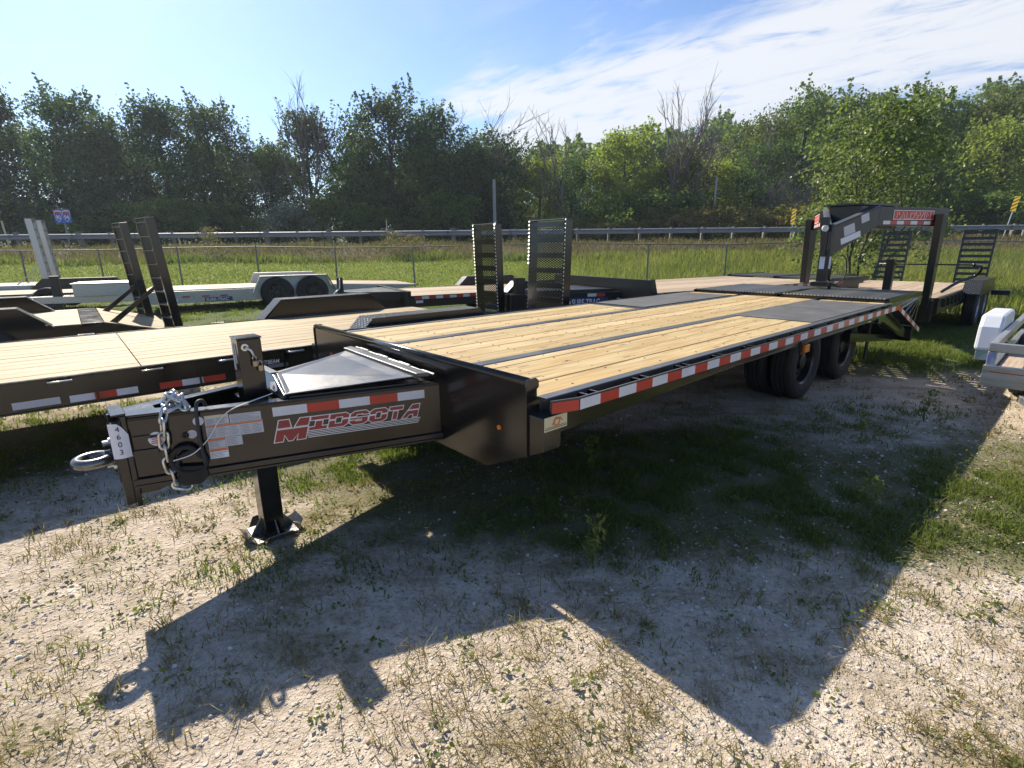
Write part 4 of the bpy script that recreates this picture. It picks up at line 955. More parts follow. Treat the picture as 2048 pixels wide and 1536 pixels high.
# partial aluminium trailer on the right edge
h = 48
C10 = Vector((4.20, 4.46, 0)); a_ = R(h)
T10 = empty('utility_trailer', C10, -a_, 'galvanised silver utility trailer with wood floor and white fender, cut off by the right edge', 'trailer')
zr = .75
zr = .72
MB().box(0, 2.0, 0, .05, .645, zr).build('front_rail', ALU, T10, .006)
MB().box(0, .06, .0, .06, .50, .644).build('corner_post', GALV, T10, .005)
MB().box(1.94, 2.0, .0, .06, .50, .644).build('corner_post', GALV, T10, .005)
fb = MB().extr([(-.012, -.015, .52), (2.0, -.015, .52), (2.0, -.015, .34), (-.012, -.015, .34)], (0, .06, 0)).build('front_channel', ALU, T10, .004)
MB().box(.04, 2.0, -.0165, -.0155, .465, .473).build('red_line', RED, fb)
for s_, x0 in ((0, 0), (1, 1.95)): MB().box(x0, x0 + .05, .05, 3.2, .645, zr).box(x0, x0 + .05, .05, 3.2, .34, .50).build('side_rail', ALU, T10, .005)
boards(T10, linsp(.06, 1.94, 10), .05, 3.2, .47, WOOD3, .006)
fe = MB(); 
fpro = [(.95, .50), (1.0, .74), (1.10, .86), (1.9, .86), (2.0, .74), (2.05, .50)]
fe.extr([(-.20, *p) for p in fpro], (.19, 0, 0)); fe.build('fender', WPAINT, T10, .03)
wheel(T10, .20, 1.5, .33, .2, -1, GALV)
MB().box(-.18, -.03, .98, 1.05, .40, .55).build('fender_bracket', GALV, T10, .004)
MB().extr([(.25, -.02, .30), (.85, -.02, .30), (.60, -.55, .26), (.54, -.55, .26)], (0, 0, -.06)).build('tongue_plate', ALU, T10, .004)
MB().tube([(.9, .06, .50), (.98, .06, .50), (1.0, .06, .48), (1.1, .06, .48)], .01, 6).build('latch', ZINC, T10)

# ------------------------------------------------------------------ fence, guardrail, signs, poles
fence = empty('chain_link_fence', (0, 20.5, 0), 0, 'chain link fence with grey posts and top rail running across the back of the lot', 'fence')
FX = [-24.9 + 3.02*k for k in range(16)]
pm = MB().tube([(0, 0, -.2), (0, 0, 1.47)], .03, 10).lathe([(1.47, .034), (1.50, .034), (1.53, .012)], (0, 0, 0), 'z', 10, closed=False).mesh('post', FENCEM, False)
zf = lambda x: float(height(x, 20.5))
for x_ in FX:
    o = link('post', pm, fence); o.location = (x_, 0, zf(x_) + .01)
    o.rotation_euler = (rnd.uniform(-.012, .012), rnd.uniform(-.018, .018), 0)
MB().tube([(x_, 0, zf(x_) + 1.505 + rnd.uniform(-.012, .012)) for x_ in FX], .021, 8).build('top_rail', FENCEM, fence, smooth=True)
wm = MB(); X0, X1 = FX[0], FX[-1]; Hf = 1.42; st_ = .06
def ribbon(mb, x0, z0, x1, z1, b, r_=.0022):
    mb.v += [(x0, 0, z0 - r_), (x1, 0, z1 - r_), (x1, 0, z1 + r_), (x0, 0, z0 + r_)]; k = len(mb.v) - 4; mb.f.append((k, k + 1, k + 2, k + 3)); mb.m.append(0)
nn = int((X1 - X0)/st_)
for k in range(nn):
    xa = X0 + k*st_; z = zf(xa) + .06
    ribbon(wm, xa, z, xa + Hf, z + Hf, 0); ribbon(wm, xa + Hf, z, xa, z + Hf, 0)
me = bpy.data.meshes.new('wire_mesh'); me.from_pydata(wm.v, [], wm.f); me.materials.append(FENCEM)
tag(link('wire_mesh', me, fence), kind='stuff')

gr = empty('guardrail', (0, 32.9, 0), 0, 'grey steel W-beam guardrail with posts along the raised road', 'guardrail')
gz = float(height(0, 32.9))
prof = [(.0, .49), (-.06, .52), (-.06, .58), (.0, .62), (.0, .66), (-.06, .70), (-.06, .76), (.0, .79)]
th_ = .006
for k in range(-17, 19):
    x_ = k*3.81; vs = []
    mb = MB(); P = prof + [(a + th_, b) for a, b in prof[::-1]]
    mb.extr([(x_ - .04, -.16 + a, gz + b) for a, b in P], (3.89, 0, 0)); mb.build('rail_beam', RAILM, gr)
gpm = MB().box(-.06, .06, -.07, .10, -.3, .80).mesh('post', TIMBER); gbm = MB().box(-.07, .07, -.155, -.071, .42, .87).mesh('offset_block', TIMBER)
for k in range(-34, 37):
    x_ = k*1.905 + .3; big_ = (x_ < -3 and k % 2 == 0)
    o = link('post', gpm, gr); o.location = (x_, 0.04, gz - (0 if not big_ else -.03)); b2 = link('offset_block', gbm, o); b2.location = (0, 0, 0)
    if big_: o.scale = (2.1, 1, 1.04)
# interstate shields
sg = empty('route_sign', (-29.2, 35.4, float(height(-29, 35.4))), R(-8), 'blue panel with two interstate shields 90 and 94 on a post beyond the guardrail', 'road sign')
MB().tube([(0, .05, 0), (0, .05, 2.35)], .05, 8).build('post', POLEM, sg)
pn = MB().box(-.62, .62, -.02, .0, 1.55, 2.42).build('panel', BLUES, sg, .01)
for i_, (sx, nt) in enumerate(((-.31, '90'), (.31, '94'))):
    shp = [(-.24, .30), (-.26, .10), (-.20, -.14), (0, -.32), (.20, -.14), (.26, .10), (.24, .30), (0, .34)]
    MB().extr([(sx + a*1.12, -.024, 1.98 + b*1.12) for a, b in shp], (0, -.004, 0)).build('shield_edge', WHITE, pn)
    MB().extr([(sx + a, -.030, 1.96 + b*.92) for a, b in shp], (0, -.004, 0)).build('shield', BLUES, pn)
    MB().extr([(sx + a*.95, -.0355, 2.16 + b) for a, b in ((-.24, -.04), (.24, -.04), (.23, .10), (0, .13), (-.23, .10))], (0, -.004, 0)).build('shield_top', REDS, pn)
    text(nt, .36, WHITE, pn, frame_mat(Vector((sx, -.038, 1.80)), (1, 0, 0), (0, 0, 1), (0, -1, 0)), 'lettering', .002, 0, 'CENTER', bold=.008)
def marker(x_, y_, zb, lean, label, sc=1, post_h=1.0):
    z0 = zb; mk_ = empty('object_marker', (x_, y_, z0), R(8), label, 'road sign', 'yellow striped object markers'); mk_.rotation_euler = (0, lean, R(-66))
    MB().tube([(0, 0, 0), (0, 0, post_h)], .028, 8).build('post', WPAINT, mk_)
    pl_ = MB().extr([(-.15, -.035, post_h - .05), (.15, -.035, post_h - .05), (.15, -.035, post_h + .85), (-.15, -.035, post_h + .85)], (0, .006, 0)).build('panel', YELL, mk_, .01)
    for k in range(4):
        z1 = post_h - .05 + .03 + k*.235
        pts = [(-.148, z1), (.148, z1 + .20), (.148, z1 + .275), (-.148, z1 + .075)]
        pts = [(a, min(b, post_h + .845)) for a, b in pts]
        MB().extr([(a, -.0365, b) for a, b in pts], (0, -.001, 0)).build('stripe', INK, pl_)
marker(17.55, 33.6, 1.95, R(3), 'yellow and black striped marker by the guardrail, left of the gooseneck coupler', 1, .95)
marker(32.4, 35.2, 1.95, R(7), 'yellow and black striped marker at the right end of the guardrail', 1, 1.7)
def pole(x_, y_, hgt_, r_, mat, label, lean=0, cat='pole', nm='utility_pole'):
    o = MB().tube([(0, 0, -.2), (0, 0, hgt_*.5), (0, 0, hgt_)], [r_, r_*.92, r_*.8], 10).build(nm, mat); o.location = (x_, y_, float(height(x_, y_))); o.rotation_euler = (0, lean, 0); tag(o, label, cat); return o
pole(-1.25, 43.0, 4.9, .15, POLEM, 'grey wooden pole standing among the trees behind the left mesh ramp')
pole(16.7, 44.5, 5.4, .10, POLEM, 'slim pale pole standing before the trees near the bare dead trunks')
pole(-32.4, 34.6, 1.7, .06, GOLD, 'short yellowish delineator post beyond the guardrail at far left', R(-4), 'post', 'delineator_post')
pole(-7.9, 34.4, 1.55, .035, GOLD, 'thin yellow delineator post beyond the guardrail near a tall dry weed', 0, 'post', 'delineator_post')
pole(39.6, 41.5, 7.2, .08, POLEM, 'leaning pale pole at the right edge among the trees', R(9))

# ------------------------------------------------------------------ trees
def quads(cent, nrm, size, asp, rng, fold=0):
    "leaf quads at cent with random in-plane rotation"
    n = len(cent); a = rng.normal(size=(n, 3)); a -= nrm*np.sum(a*nrm, 1, keepdims=True); a /= np.linalg.norm(a, axis=1, keepdims=True) + 1e-9
    b = np.cross(nrm, a); s = size[:, None]
    co = np.stack([cent - a*s*.5, cent + b*s*.5*asp + a*s*.05, cent + a*s*.5, cent - b*s*.5*asp + a*s*.05], 1).reshape(-1, 3)
    return co, np.arange(n*4).reshape(n, 4)
def crown(rng, H, Rr, z0, nl, per, leaf_s, lobes=14, spiky=0, flat_=.85, clump=.55):
    "clumps of leaves over a heap of uneven lobes; the lobes' outlines show against what is behind"
    C_ = []
    for i in range(lobes):
        t = ((i + .5)/lobes)**.9; z = z0 + (H - z0)*(.10 + .80*t); prof_ = (1 - abs(2*t - .95)**2.3)**.5 if abs(2*t - .95) < 1 else .2
        a = i*2.4 + rng.uniform(-.7, .7); d = Rr*prof_*rng.uniform(.35, .95)
        C_.append((math.cos(a)*d, math.sin(a)*d, z, Rr*rng.uniform(.26, .48)))
    for i in range(4): C_.append((rng.normal()*Rr*.3, rng.normal()*Rr*.3, H*rng.uniform(.78, .9), Rr*rng.uniform(.22, .36)))
    C_ = np.array(C_)
    wts = C_[:, 3]**2; k = rng.choice(len(C_), nl, p=wts/wts.sum()); dirs = rng.normal(size=(nl, 3)); dirs[:, 2] = dirs[:, 2] + .25; dirs /= np.linalg.norm(dirs, axis=1, keepdims=True)
    rad = C_[k, 3]*rng.uniform(.60, 1.10, nl)
    cc = C_[k, :3] + dirs*rad[:, None]*np.array([1.05, 1.05, flat_])
    isz = rng.uniform(.55, 1.15, len(cc))
    if spiky:
        m_ = int(26*spiky); sh = []; ss = []
        for q in range(m_):
            b_ = C_[rng.integers(len(C_)//3, len(C_))]; b0 = b_[:3] + np.array([rng.normal()*b_[3]*.6, rng.normal()*b_[3]*.6, b_[3]*.6]); dr = np.array([rng.normal()*.38, rng.normal()*.38, 1]); L = rng.uniform(.5, 1.6)*H/14
            for w_ in range(6): sh.append(b0 + dr*L*w_/5); ss.append(.34 - .035*w_)
        cc = np.concatenate([cc, np.array(sh)]); isz = np.concatenate([isz, np.array(ss)])
    cnt = np.maximum(3, (per*np.clip(isz, .3, 1.2)**1.2)).astype(int)
    cl_ = np.repeat(cc, cnt, 0); sz = np.repeat(isz, cnt)
    off = rng.normal(size=(len(cl_), 3))*clump*.45*sz[:, None]; off[:, 2] *= .7
    P = cl_ + off; P[:, 2] = np.maximum(P[:, 2], .05)
    nr = rng.normal(size=P.shape) + np.array([0, 0, .7]); nr /= np.linalg.norm(nr, axis=1, keepdims=True)
    return quads(P, nr, leaf_s*rng.uniform(.55, 1.35, len(P)), .62, rng)
def branches(rng, H, spread, levels=4, r0=.16, n_main=1, droop=0, up=.8, trunk_frac=.35):
    mb = MB()
    def grow(p, d, L, r, lv):
        k = 4; pts = [p]; dd = d.copy()
        for i in range(k):
            dd = (dd + Vector((rng.normal()*.10, rng.normal()*.10, .03*up))).normalized(); pts.append(pts[-1] + dd*L/k)
        rs = [r*(1 - .5*i/k) for i in range(k + 1)]
        mb.tube(pts, rs, 5 if lv > 1 else 7, caps=False)
        if lv < levels:
            nb = 3 if lv else 5
            for j in range(nb):
                t = .35 + .65*(j + rng.uniform(0, .8))/nb; i = min(k - 1, int(t*k)); q = pts[i].lerp(pts[i + 1], t*k - i if t*k - i < 1 else 1)
                a = rng.uniform(0, 2*math.pi); side = Vector((math.cos(a), math.sin(a), 0))
                nd = (dd*rng.uniform(.6, 1.1) + side*spread*rng.uniform(.5, 1.1)).normalized()
                grow(q, nd, L*rng.uniform(.45, .68), r*.56, lv + 1)
    for i in range(n_main):
        grow(Vector((rng.normal()*.15*(n_main > 1), rng.normal()*.15*(n_main > 1), -.2)), Vector((rng.normal()*.12*n_main, rng.normal()*.08, 1)).normalized(), H*.62, r0, 0)
    return mb
def proto(seed, H, Rr, z0, nl, per, ls, mat, lobes, spiky=0, clump=.55):
    rng = np.random.default_rng(seed); co, f = crown(rng, H, Rr, z0, nl, per, ls, lobes, spiky, clump=clump)
    cm = npmesh('crown', co, f, mat)
    mb = MB(); tr = [Vector((0, 0, -.5)), Vector((.1, 0, H*.3)), Vector((-.05, .1, H*.6)), Vector((.1, 0, H*.9))]
    mb.tube(tr, [.022*H, .017*H, .011*H, .003*H], 8)
    for i in range(7):
        a = i*2.4; z = H*(.28 + .08*i); p = Vector((0, 0, z)); q = p + Vector((math.cos(a)*Rr*.6, math.sin(a)*Rr*.6, H*.13)); mb.tube([p, p.lerp(q, .5) + Vector((0, 0, .1)), q], [.008*H, .005*H, .002*H], 5)
    return cm, mb.mesh('trunk', BARK, True)
PA = proto(11, 14.0, 4.3, .6, 900, 22, .25, L_DARK, 24, 1.6, .8)
PB = proto(12, 12.5, 4.5, .5, 860, 22, .25, L_DARK, 22, .8, .85)
PC = proto(13, 9.5, 3.6, .4, 640, 22, .22, L_MID, 18, .6, .7)
PD = proto(14, 8.5, 3.0, .3, 560, 20, .20, L_LIGHT, 16, .7, .6)
PE = proto(15, 3.4, 2.2, .1, 230, 20, .17, L_MID, 9, 0, .5)
PF = proto(16, 2.6, 2.4, .1, 240, 18, .17, L_SUMAC, 9, .3, .42)
PG = proto(17, 16.0, 5.2, .8, 900, 20, .30, L_MID, 24, .7, .95)
PH = proto(18, 14.0, 4.0, .6, 860, 22, .25, L_DARK, 20, 2.2, .8)
ORD = ['first', 'second', 'third', 'fourth', 'fifth', 'sixth', 'seventh', 'eighth', 'ninth', 'tenth', 'eleventh', 'twelfth', 'thirteenth', 'fourteenth', 'fifteenth', 'sixteenth']
HT = {'A': (PA, 14.0), 'B': (PB, 12.5), 'C': (PC, 9.5), 'D': (PD, 8.5), 'E': (PE, 3.4), 'F': (PF, 2.6), 'G': (PG, 16.0), 'H': (PH, 14.0)}
def tree(kind, x_, y_, top, label, name='tree', wide=1.0, group=None, cat='tree', mat=None, sink=0, nolab=False):
    (cm, tm), H = HT[kind]; z = float(height(x_, y_)) - sink; s_ = (top - z)/H
    t = empty(name, (x_, y_, z), rnd.uniform(0, 6.28), label, cat, group); t.scale = (s_*wide, s_*wide, s_)
    c_ = link('crown', cm, t); link('trunk', tm, t)
    if mat: c_.material_slots[0].link = 'OBJECT'; c_.material_slots[0].material = mat
    return t
FA = 'broadleaf trees along the road'
left = [('A', -49, 49, 15.5, 'tall dark tree with spiky top cut off by the left edge'), ('H', -43.5, 47, 14.9, 'tall dark tree with upright shoots, first from the left edge'),
        ('A', -38, 48.5, 14.6, 'dark spiky tree above the interstate shield sign'), ('B', -33.5, 46.5, 11.8, 'lower dark tree between two spiky ones right of the shield sign'),
        ('H', -30, 48, 13.6, 'dark tree with dense bristling top above the tall ladder ramps'), ('A', -25.3, 47, 13.2, 'dark tree with ragged crown just right of the ladder ramps'),
        ('B', -20.8, 48, 9.9, 'low dark tree in the dip of the left treeline'), ('H', -17.2, 47.5, 12.4, 'dark tree with a leaning bushy head under bare upright twigs'),
        ('B', -13.4, 49, 11.0, 'dark round tree left of the tallest middle crown'), ('A', -10.2, 47.5, 14.0, 'tallest bristling dark tree in the middle of the left wood'),
        ('B', -6.4, 48, 12.6, 'dark vine-hung tree beside the fan of bare branches'), ('B', -2.9, 47, 9.8, 'dark leafy tree at the right end of the dark wood'),
        ('C', -.4, 49.5, 11.0, 'small dark-topped tree above the grey wooden pole')]
for i, (k, x_, y_, tp, lb) in enumerate(left): tree(k, x_, y_, tp + .5, lb, 'broadleaf_tree', .93, FA, mat=(L_DARK, L_DARK2, L_DARK, L_DARK2)[i % 4])
for i, (x_, tp) in enumerate(((-46, 12), (-40.5, 11.4), (-35, 10.5), (-29, 10.8), (-23, 10), (-15.5, 9.2), (-8.5, 10.5), (-4.5, 9.8))):
    tree('B', x_, 53.5, tp + 1, ['second-row dark tree behind the far left spiky crown', 'second-row dark tree over the shield sign gap', 'second-row dark tree filling the gap right of the shield sign', 'second-row dark tree behind the ladder ramps', 'second-row dark tree at the left of the treeline dip', 'second-row dark tree behind the leaning bushy head', 'second-row dark tree behind the tallest middle crown', 'second-row dark tree behind the vine-hung tree'][i], 'broadleaf_tree', 1.1, FA)
right = [('D', 2.6, 48, 9.2, 'yellow-green tree just right of the dark wood'), ('C', 5.6, 50, 9.6, 'mid green tree left of the first bare dead tree'), ('D', 8.3, 48, 8.6, 'light green tree at the foot of the first bare dead tree'),
         ('D', 10.4, 50, 11.8, 'slender vine-clad tree with a tufted top'), ('D', 13.0, 48, 8.4, 'light green bushy tree left of the tallest bare tree'), ('C', 15.7, 47.5, 9.6, 'round light green tree below the forked bare tree'),
         ('D', 18.6, 50, 9.2, 'pale green tree behind the slim pole'), ('C', 21.8, 49, 10.4, 'mid green tree left of the leaning dead branches'), ('G', 26.5, 58, 15.2, 'tall dark green tree with rounded head right of the dead branches'),
         ('G', 31.5, 60, 17.6, 'tallest dark green tree on the right, twiggy top'), ('G', 37.5, 61, 17.6, 'broad dark green tree left of the near leafy tree'), ('C', 30.5, 50, 10.0, 'dark green tree behind the gooseneck toolbox'),
         ('G', 46, 63, 18.5, 'dark green tree right of the near leafy tree'), ('D', 44.5, 50, 12.4, 'yellow-green rounded tree right of the near leafy tree'), ('G', 53, 60, 18.0, 'dark tree at the right edge behind the yellow-green tree'), ('C', 38, 51, 10.6, 'mid green tree behind the near leafy tree'), ('C', 51, 51, 11, 'dark green tree above the right striped marker')]
for i, (k, x_, y_, tp, lb) in enumerate(right): tree(k, x_, y_, tp - .1, lb, 'broadleaf_tree', 1.0, FA, mat=None if k == 'D' else (L_MID, L_DEEP, L_OLIVE)[i % 3])
# far wooded hill: many alike crowns, one mass
rng = np.random.default_rng(5)
def forest(name, label, pts, protos, seed):
    rng = np.random.default_rng(seed); cos = []; fs = []; b = 0
    for (x_, y_, hh) in pts:
        c_, f_ = protos[rng.integers(len(protos))]; a = rng.uniform(0, 6.28); s_ = hh/12.0
        M_ = np.array([[math.cos(a), -math.sin(a), 0], [math.sin(a), math.cos(a), 0], [0, 0, 1]])*s_
        q = c_ @ M_.T + np.array([x_, y_, float(height(x_, y_)) - .5]); cos.append(q); fs.append(f_ + b); b += len(q)
    o = link(name, npmesh(name, np.concatenate(cos), np.concatenate(fs), MATS['leaves_mid'])); tag(o, label, 'wood', kind='stuff')
    return o
small = [crown(np.random.default_rng(30 + i), 12, 3.6, 1.5, 130, 9, .75, 9, .2, clump=1.1) for i in range(4)]
pts = []
for i in range(190):
    y_ = rng.uniform(75, 128); x_ = rng.uniform(-30, 125)*y_/110; pts.append((x_, y_, rng.uniform(8.5, 12.5)))
forest('hillside_wood', 'hazy wooded hillside rising behind the roadside trees on the right', pts, small, 3)
# shrubs: understorey on the left, sumac hedge on the right
sl = 'dark shrub at the foot of the left wood'
for i in range(15):
    x_ = -47 + i*3.25 + rnd.uniform(-.8, .8)
    if x_ > -1: break
    tree('E', x_, 44.8 + rnd.uniform(-.6, .8), 1.9 + rnd.uniform(2.0, 4.2), ORD[i] + ' green shrub from the left in the row at the foot of the dark wood', 'shrub', 1.1, 'shrubs at the foot of the left wood', 'shrub')
sv = tree('E', -17.3, 43.6, 5.2, 'silvery leafed shrub catching the light in the left wood', 'shrub', 1.0, None, 'shrub')
for c_ in sv.children:
    if c_.name.startswith('crown'): c_.data = c_.data.copy(); c_.data.materials[0] = L_GREY
tree('D', -15.2, 43.8, 5.6, 'light green shrub beside the silvery one', 'shrub', .9, None, 'shrub')
for i in range(15):
    tree('F', 3.5 + i*1.75 + rnd.uniform(-.4, .4), 43.6 + rnd.uniform(-.5, .8), (3.5 if i < 6 else 4.1) + rnd.uniform(-.3, .35), ORD[i] + ' brownish sumac shrub from the left in the low hedge beyond the guardrail', 'shrub', 1.15, 'sumac shrubs beyond the guardrail', 'shrub')
for i, x_ in enumerate((6.5, 10.8, 14.2, 20.5, 28.5, 34, 42, 47.5)):
    tree('E', x_, 46 + rnd.uniform(-.5, 1), 5.0 + rnd.uniform(-.6, 1.2), ORD[i] + ' green shrub from the left among the trees behind the sumac hedge', 'shrub', 1.2, 'green shrubs behind the sumac hedge', 'shrub')
# dead trees
def dead(x_, y_, top, spread, seed, label, r0=.16, n=1, levels=4, lean=0, rz=0):
    rng = np.random.default_rng(seed); z = float(height(x_, y_)); H = top - z
    mb = branches(rng, H, spread, levels, r0, n); q = H/max(p[2] for p in mb.v); mb.v = [(a*q, b*q, c*q) for a, b, c in mb.v]
    o = mb.build('dead_tree', DEADW); o.location = (x_, y_, z); o.rotation_euler = (0, lean, rz)
    tag(o, label, 'tree', 'bare dead trees'); return o
dead(5.2, 45.8, 12.9, .40, 41, 'bare dead tree left of centre right, forked crown over yellow-green leaves', .15)
dead(12.6, 46, 15.3, .30, 44, 'tallest bare dead tree with a two-armed crown against the cloud', .17, 2)
dead(17.6, 46.5, 12.9, .48, 43, 'bare dead tree with wide arms behind the slim pole', .14)
dead(15.6, 48, 11.9, .38, 49, 'small bare dead tree just left of the wide armed one', .12)
dead(22.0, 47, 13.4, .34, 45, 'thin bare tree beside the tall dark green trees', .12)
dead(21.5, 45.6, 9.0, .42, 46, 'leaning cluster of dead stems above the sumac hedge', .13, 5, 3, R(16))
dead(-18.6, 46, 14.9, .24, 50, 'bare upright twigs standing out of the left wood', .11, 3)
dead(-5.6, 48.5, 15.2, .50, 52, 'wide fan of fine bare branches beside the dark vine-hung tree', .12, 4)
# near leafy tree, standing before the fence
rng = np.random.default_rng(77)
nt = empty('young_tree', (11.6, 17.4, float(height(11.6, 17.4))), 0, 'light green leafy young tree standing just before the fence behind the gooseneck', 'tree')
co, f = crown(rng, 5.8, 2.6, .15, 640, 26, .12, 24, 1.0, clump=.40)
link('crown', npmesh('crown', co, f, L_NEAR), nt)
branches(np.random.default_rng(78), 4.6, .45, 3, .045, 3).build('trunk', BARK, nt)

# ------------------------------------------------------------------ ground cover
def blades(name, label, P, h, wd, mat, seed, lean=.35, seg=2, cat='grass', z=None):
    rng = np.random.default_rng(seed); n = len(P); a = rng.uniform(0, 2*np.pi, n); d = np.stack([np.cos(a), np.sin(a), np.zeros(n)], 1)
    b = rng.uniform(0, 2*np.pi, n); ld = np.stack([np.cos(b), np.sin(b), np.zeros(n)], 1)*(np.abs(rng.normal(size=n))*lean*h)[:, None]
    base = np.column_stack([P, height(P[:, 0], P[:, 1]) - .004]); up = np.array([0, 0, 1.])
    w = (wd*rng.uniform(.6, 1.3, n))[:, None]/2; hh = h[:, None]
    mid = base + ld*.35 + up*hh*.55; tip = base + ld + up*hh*rng.uniform(.8, 1, n)[:, None]
    co = np.stack([base - d*w, base + d*w, mid + d*w*.75, mid - d*w*.75, tip + d*w*.12, tip - d*w*.12], 1).reshape(-1, 3)
    i = np.arange(n)[:, None]*6; f = np.concatenate([i + np.array([0, 1, 2, 3]), i + np.array([3, 2, 4, 5])])
    o = link(name, npmesh(name, co, f, mat)); tag(o, label, cat, kind='stuff'); return o
rng = np.random.default_rng(9)
def noise2(x, y, s, sd):
    r_ = np.random.default_rng(sd); v = np.zeros(len(x))
    for k in range(9):
        a = r_.uniform(0, 6.28); f_ = s*r_.uniform(.6, 2.2); v += np.sin((x*np.cos(a) + y*np.sin(a))*f_ + r_.uniform(0, 6.28))
    return v/3
def bump(x, y, cx, cy, rx, ry, rot=0):
    c_, s_ = math.cos(rot), math.sin(rot); dx, dy = x - cx, y - cy; u = (dx*c_ + dy*s_)/rx; v = (-dx*s_ + dy*c_)/ry
    return np.exp(-(u*u + v*v))
AX = math.pi/2 - R(48.5)       # direction of the trailer axes from +X
def green_density(x, y):
    d = .007 + 1.4*bump(x, y, .35, 3.3, 1.5, .75, .25) + .8*bump(x, y, -1.5, 4.0, .9, .5, .3) + .75*bump(x, y, 1.5, 2.9, 1.1, .34, .3) + .5*bump(x, y, -.6, 3.95, .7, .5, AX)
    d += 2.2*bump(x, y, 3.4, 3.1, 1.4, .6, .25) + .5*bump(x, y, 1.9, 4.1, 1.5, .45, .3) + .55*bump(x, y, 2.6, 2.9, .7, .35, .3)
    d += .9*bump(x, y, -2.6, 4.6, 3.5, .55, AX) + .8*bump(x, y, -4.6, 4.1, 2.5, .9, AX)
    d += 1.6*sst(y + .15*x, 7.0, 8.4) + 1.8*bump(x, y, 5.9, 7.9, 1.5, 1.1) + 1.2*bump(x, y, 5.0, 6.9, 1.2, .7, .7) + .25*bump(x, y, 4.0, 4.6, .9, .9)
    d += .30*bump(x, y, -1.5, 3.5, .9, .35, .2)
    return d*(1 - .85*bump(x, y, 4.0, 5.4, .8, .6))
_me = bpy.data.objects['ground'].data; _n = len(_me.vertices); _co = np.empty(_n*3, np.float32); _me.vertices.foreach_get('co', _co); _co = _co.reshape(-1, 3)
_at = _me.attributes.new('green', 'FLOAT', 'POINT'); _at.data.foreach_set('value', np.clip(green_density(_co[:, 0], _co[:, 1]), 0, 1.2).astype(np.float32)*(_co[:, 1] < 16))
# yard grass: sample in view wedge
N = 900000
yy_ = 1.0 + (18.0 - 1.0)*rng.random(N)**1.45; xx_ = (rng.random(N)*2 - 1)*(yy_*1.06 + .8)
den = green_density(xx_, yy_)*np.clip(.55 + .75*noise2(xx_, yy_, 2.6, 1), 0, 2)*np.clip(.5 + .9*noise2(xx_, yy_, 11, 2), 0.02, 2)
keep = rng.random(N) < den*1.0*np.clip(1.25 - yy_/16, .35, 1)
P = np.column_stack([xx_, yy_])[keep][:230000]
tall = 1 + 1.0*bump(P[:, 0], P[:, 1], 5.9, 7.9, 1.8, 1.3) + .3*sst(P[:, 1], 7, 10)
blades('yard_grass', 'short green grass growing in patches between the parked trailers', P, rng.uniform(.012, .048, len(P))*tall*(1 + .5*green_density(P[:, 0], P[:, 1]).clip(0, 1)), .0045 + .0007*P[:, 1], GR, 21, .8)
# dry tufts over the gravel
tuf = []
for i in range(3000):
    y_ = 1.05 + 7.5*rng.random()**1.5; x_ = (rng.random()*2 - 1)*(y_*1.05 + .7)
    w_ = .5 + .6*noise2(np.array([x_]), np.array([y_]), 2.2, 5)[0] + (.25 if x_ > .8 and y_ < 3 else 0)
    if rng.random() > w_: continue
    k = int(rng.integers(6, 26)); r_ = rng.uniform(.01, .05); tuf.append(np.array([x_, y_]) + rng.normal(size=(k, 2))*r_)
P = np.concatenate(tuf)
blades('dry_grass_tufts', 'straw coloured dry grass tufts scattered over the gravel', P, rng.uniform(.015, .065, len(P)), .0028 + .0007*P[:, 1], GR_DRY, 22, 1.5)
# litter of short dead stems lying flat
N = 60000; y_ = 1.0 + 6.5*rng.random(N)**1.5; x_ = (rng.random(N)*2 - 1)*(y_*1.05 + .7)
k_ = rng.random(N) < np.clip(.42 + .65*noise2(x_, y_, 2.0, 8), .04, 1); P = np.column_stack([x_, y_])[k_]
blades('dead_stems', 'flattened dead grass stems littering the gravel', P, rng.uniform(.006, .018, len(P)), .0022 + .0004*P[:, 1], GR_DRY, 23, 3.2)
# broadleaf weeds
def weeds(name, label, centres, mat, seed, ls=.02, per=(6, 20), r=.05):
    rng = np.random.default_rng(seed); C_ = []; S_ = []
    for (x_, y_) in centres:
        k = int(rng.integers(*per)); q = rng.normal(size=(k, 2))*r*rng.uniform(.4, 1); z = np.abs(rng.normal(size=k))*.018 + .006
        P_ = np.column_stack([x_ + q[:, 0], y_ + q[:, 1], float(height(x_, y_)) + z]); C_.append(P_); S_.append(rng.uniform(.6, 1.4, k)*ls)
    C_ = np.concatenate(C_); nr = rng.normal(size=C_.shape)*.55 + np.array([0, 0, 1]); nr /= np.linalg.norm(nr, axis=1, keepdims=True)
    co, f = quads(C_, nr, np.concatenate(S_), .6, rng); o = link(name, npmesh(name, co, f, mat)); tag(o, label, 'weeds', kind='stuff')
cs = []
for i in range(9000):
    y_ = 1.05 + 9*rng.random()**1.5; x_ = (rng.random()*2 - 1)*(y_*1.05 + .7)
    g_ = float(green_density(np.array([x_]), np.array([y_]))[0])
    if rng.random() < .022 + .5*min(g_, 1): cs.append((x_, y_))
weeds('broadleaf_weeds', 'low broadleaf weeds and clover creeping over the gravel', cs, GR, 24, .022)
cs = [(x_, y_) for x_, y_ in cs if rng.random() < .35]
weeds('clover', 'pale clover leaves mixed into the weeds', [(a + rng.normal()*.1, b + rng.normal()*.1) for a, b in cs], L_LIGHT, 25, .018)
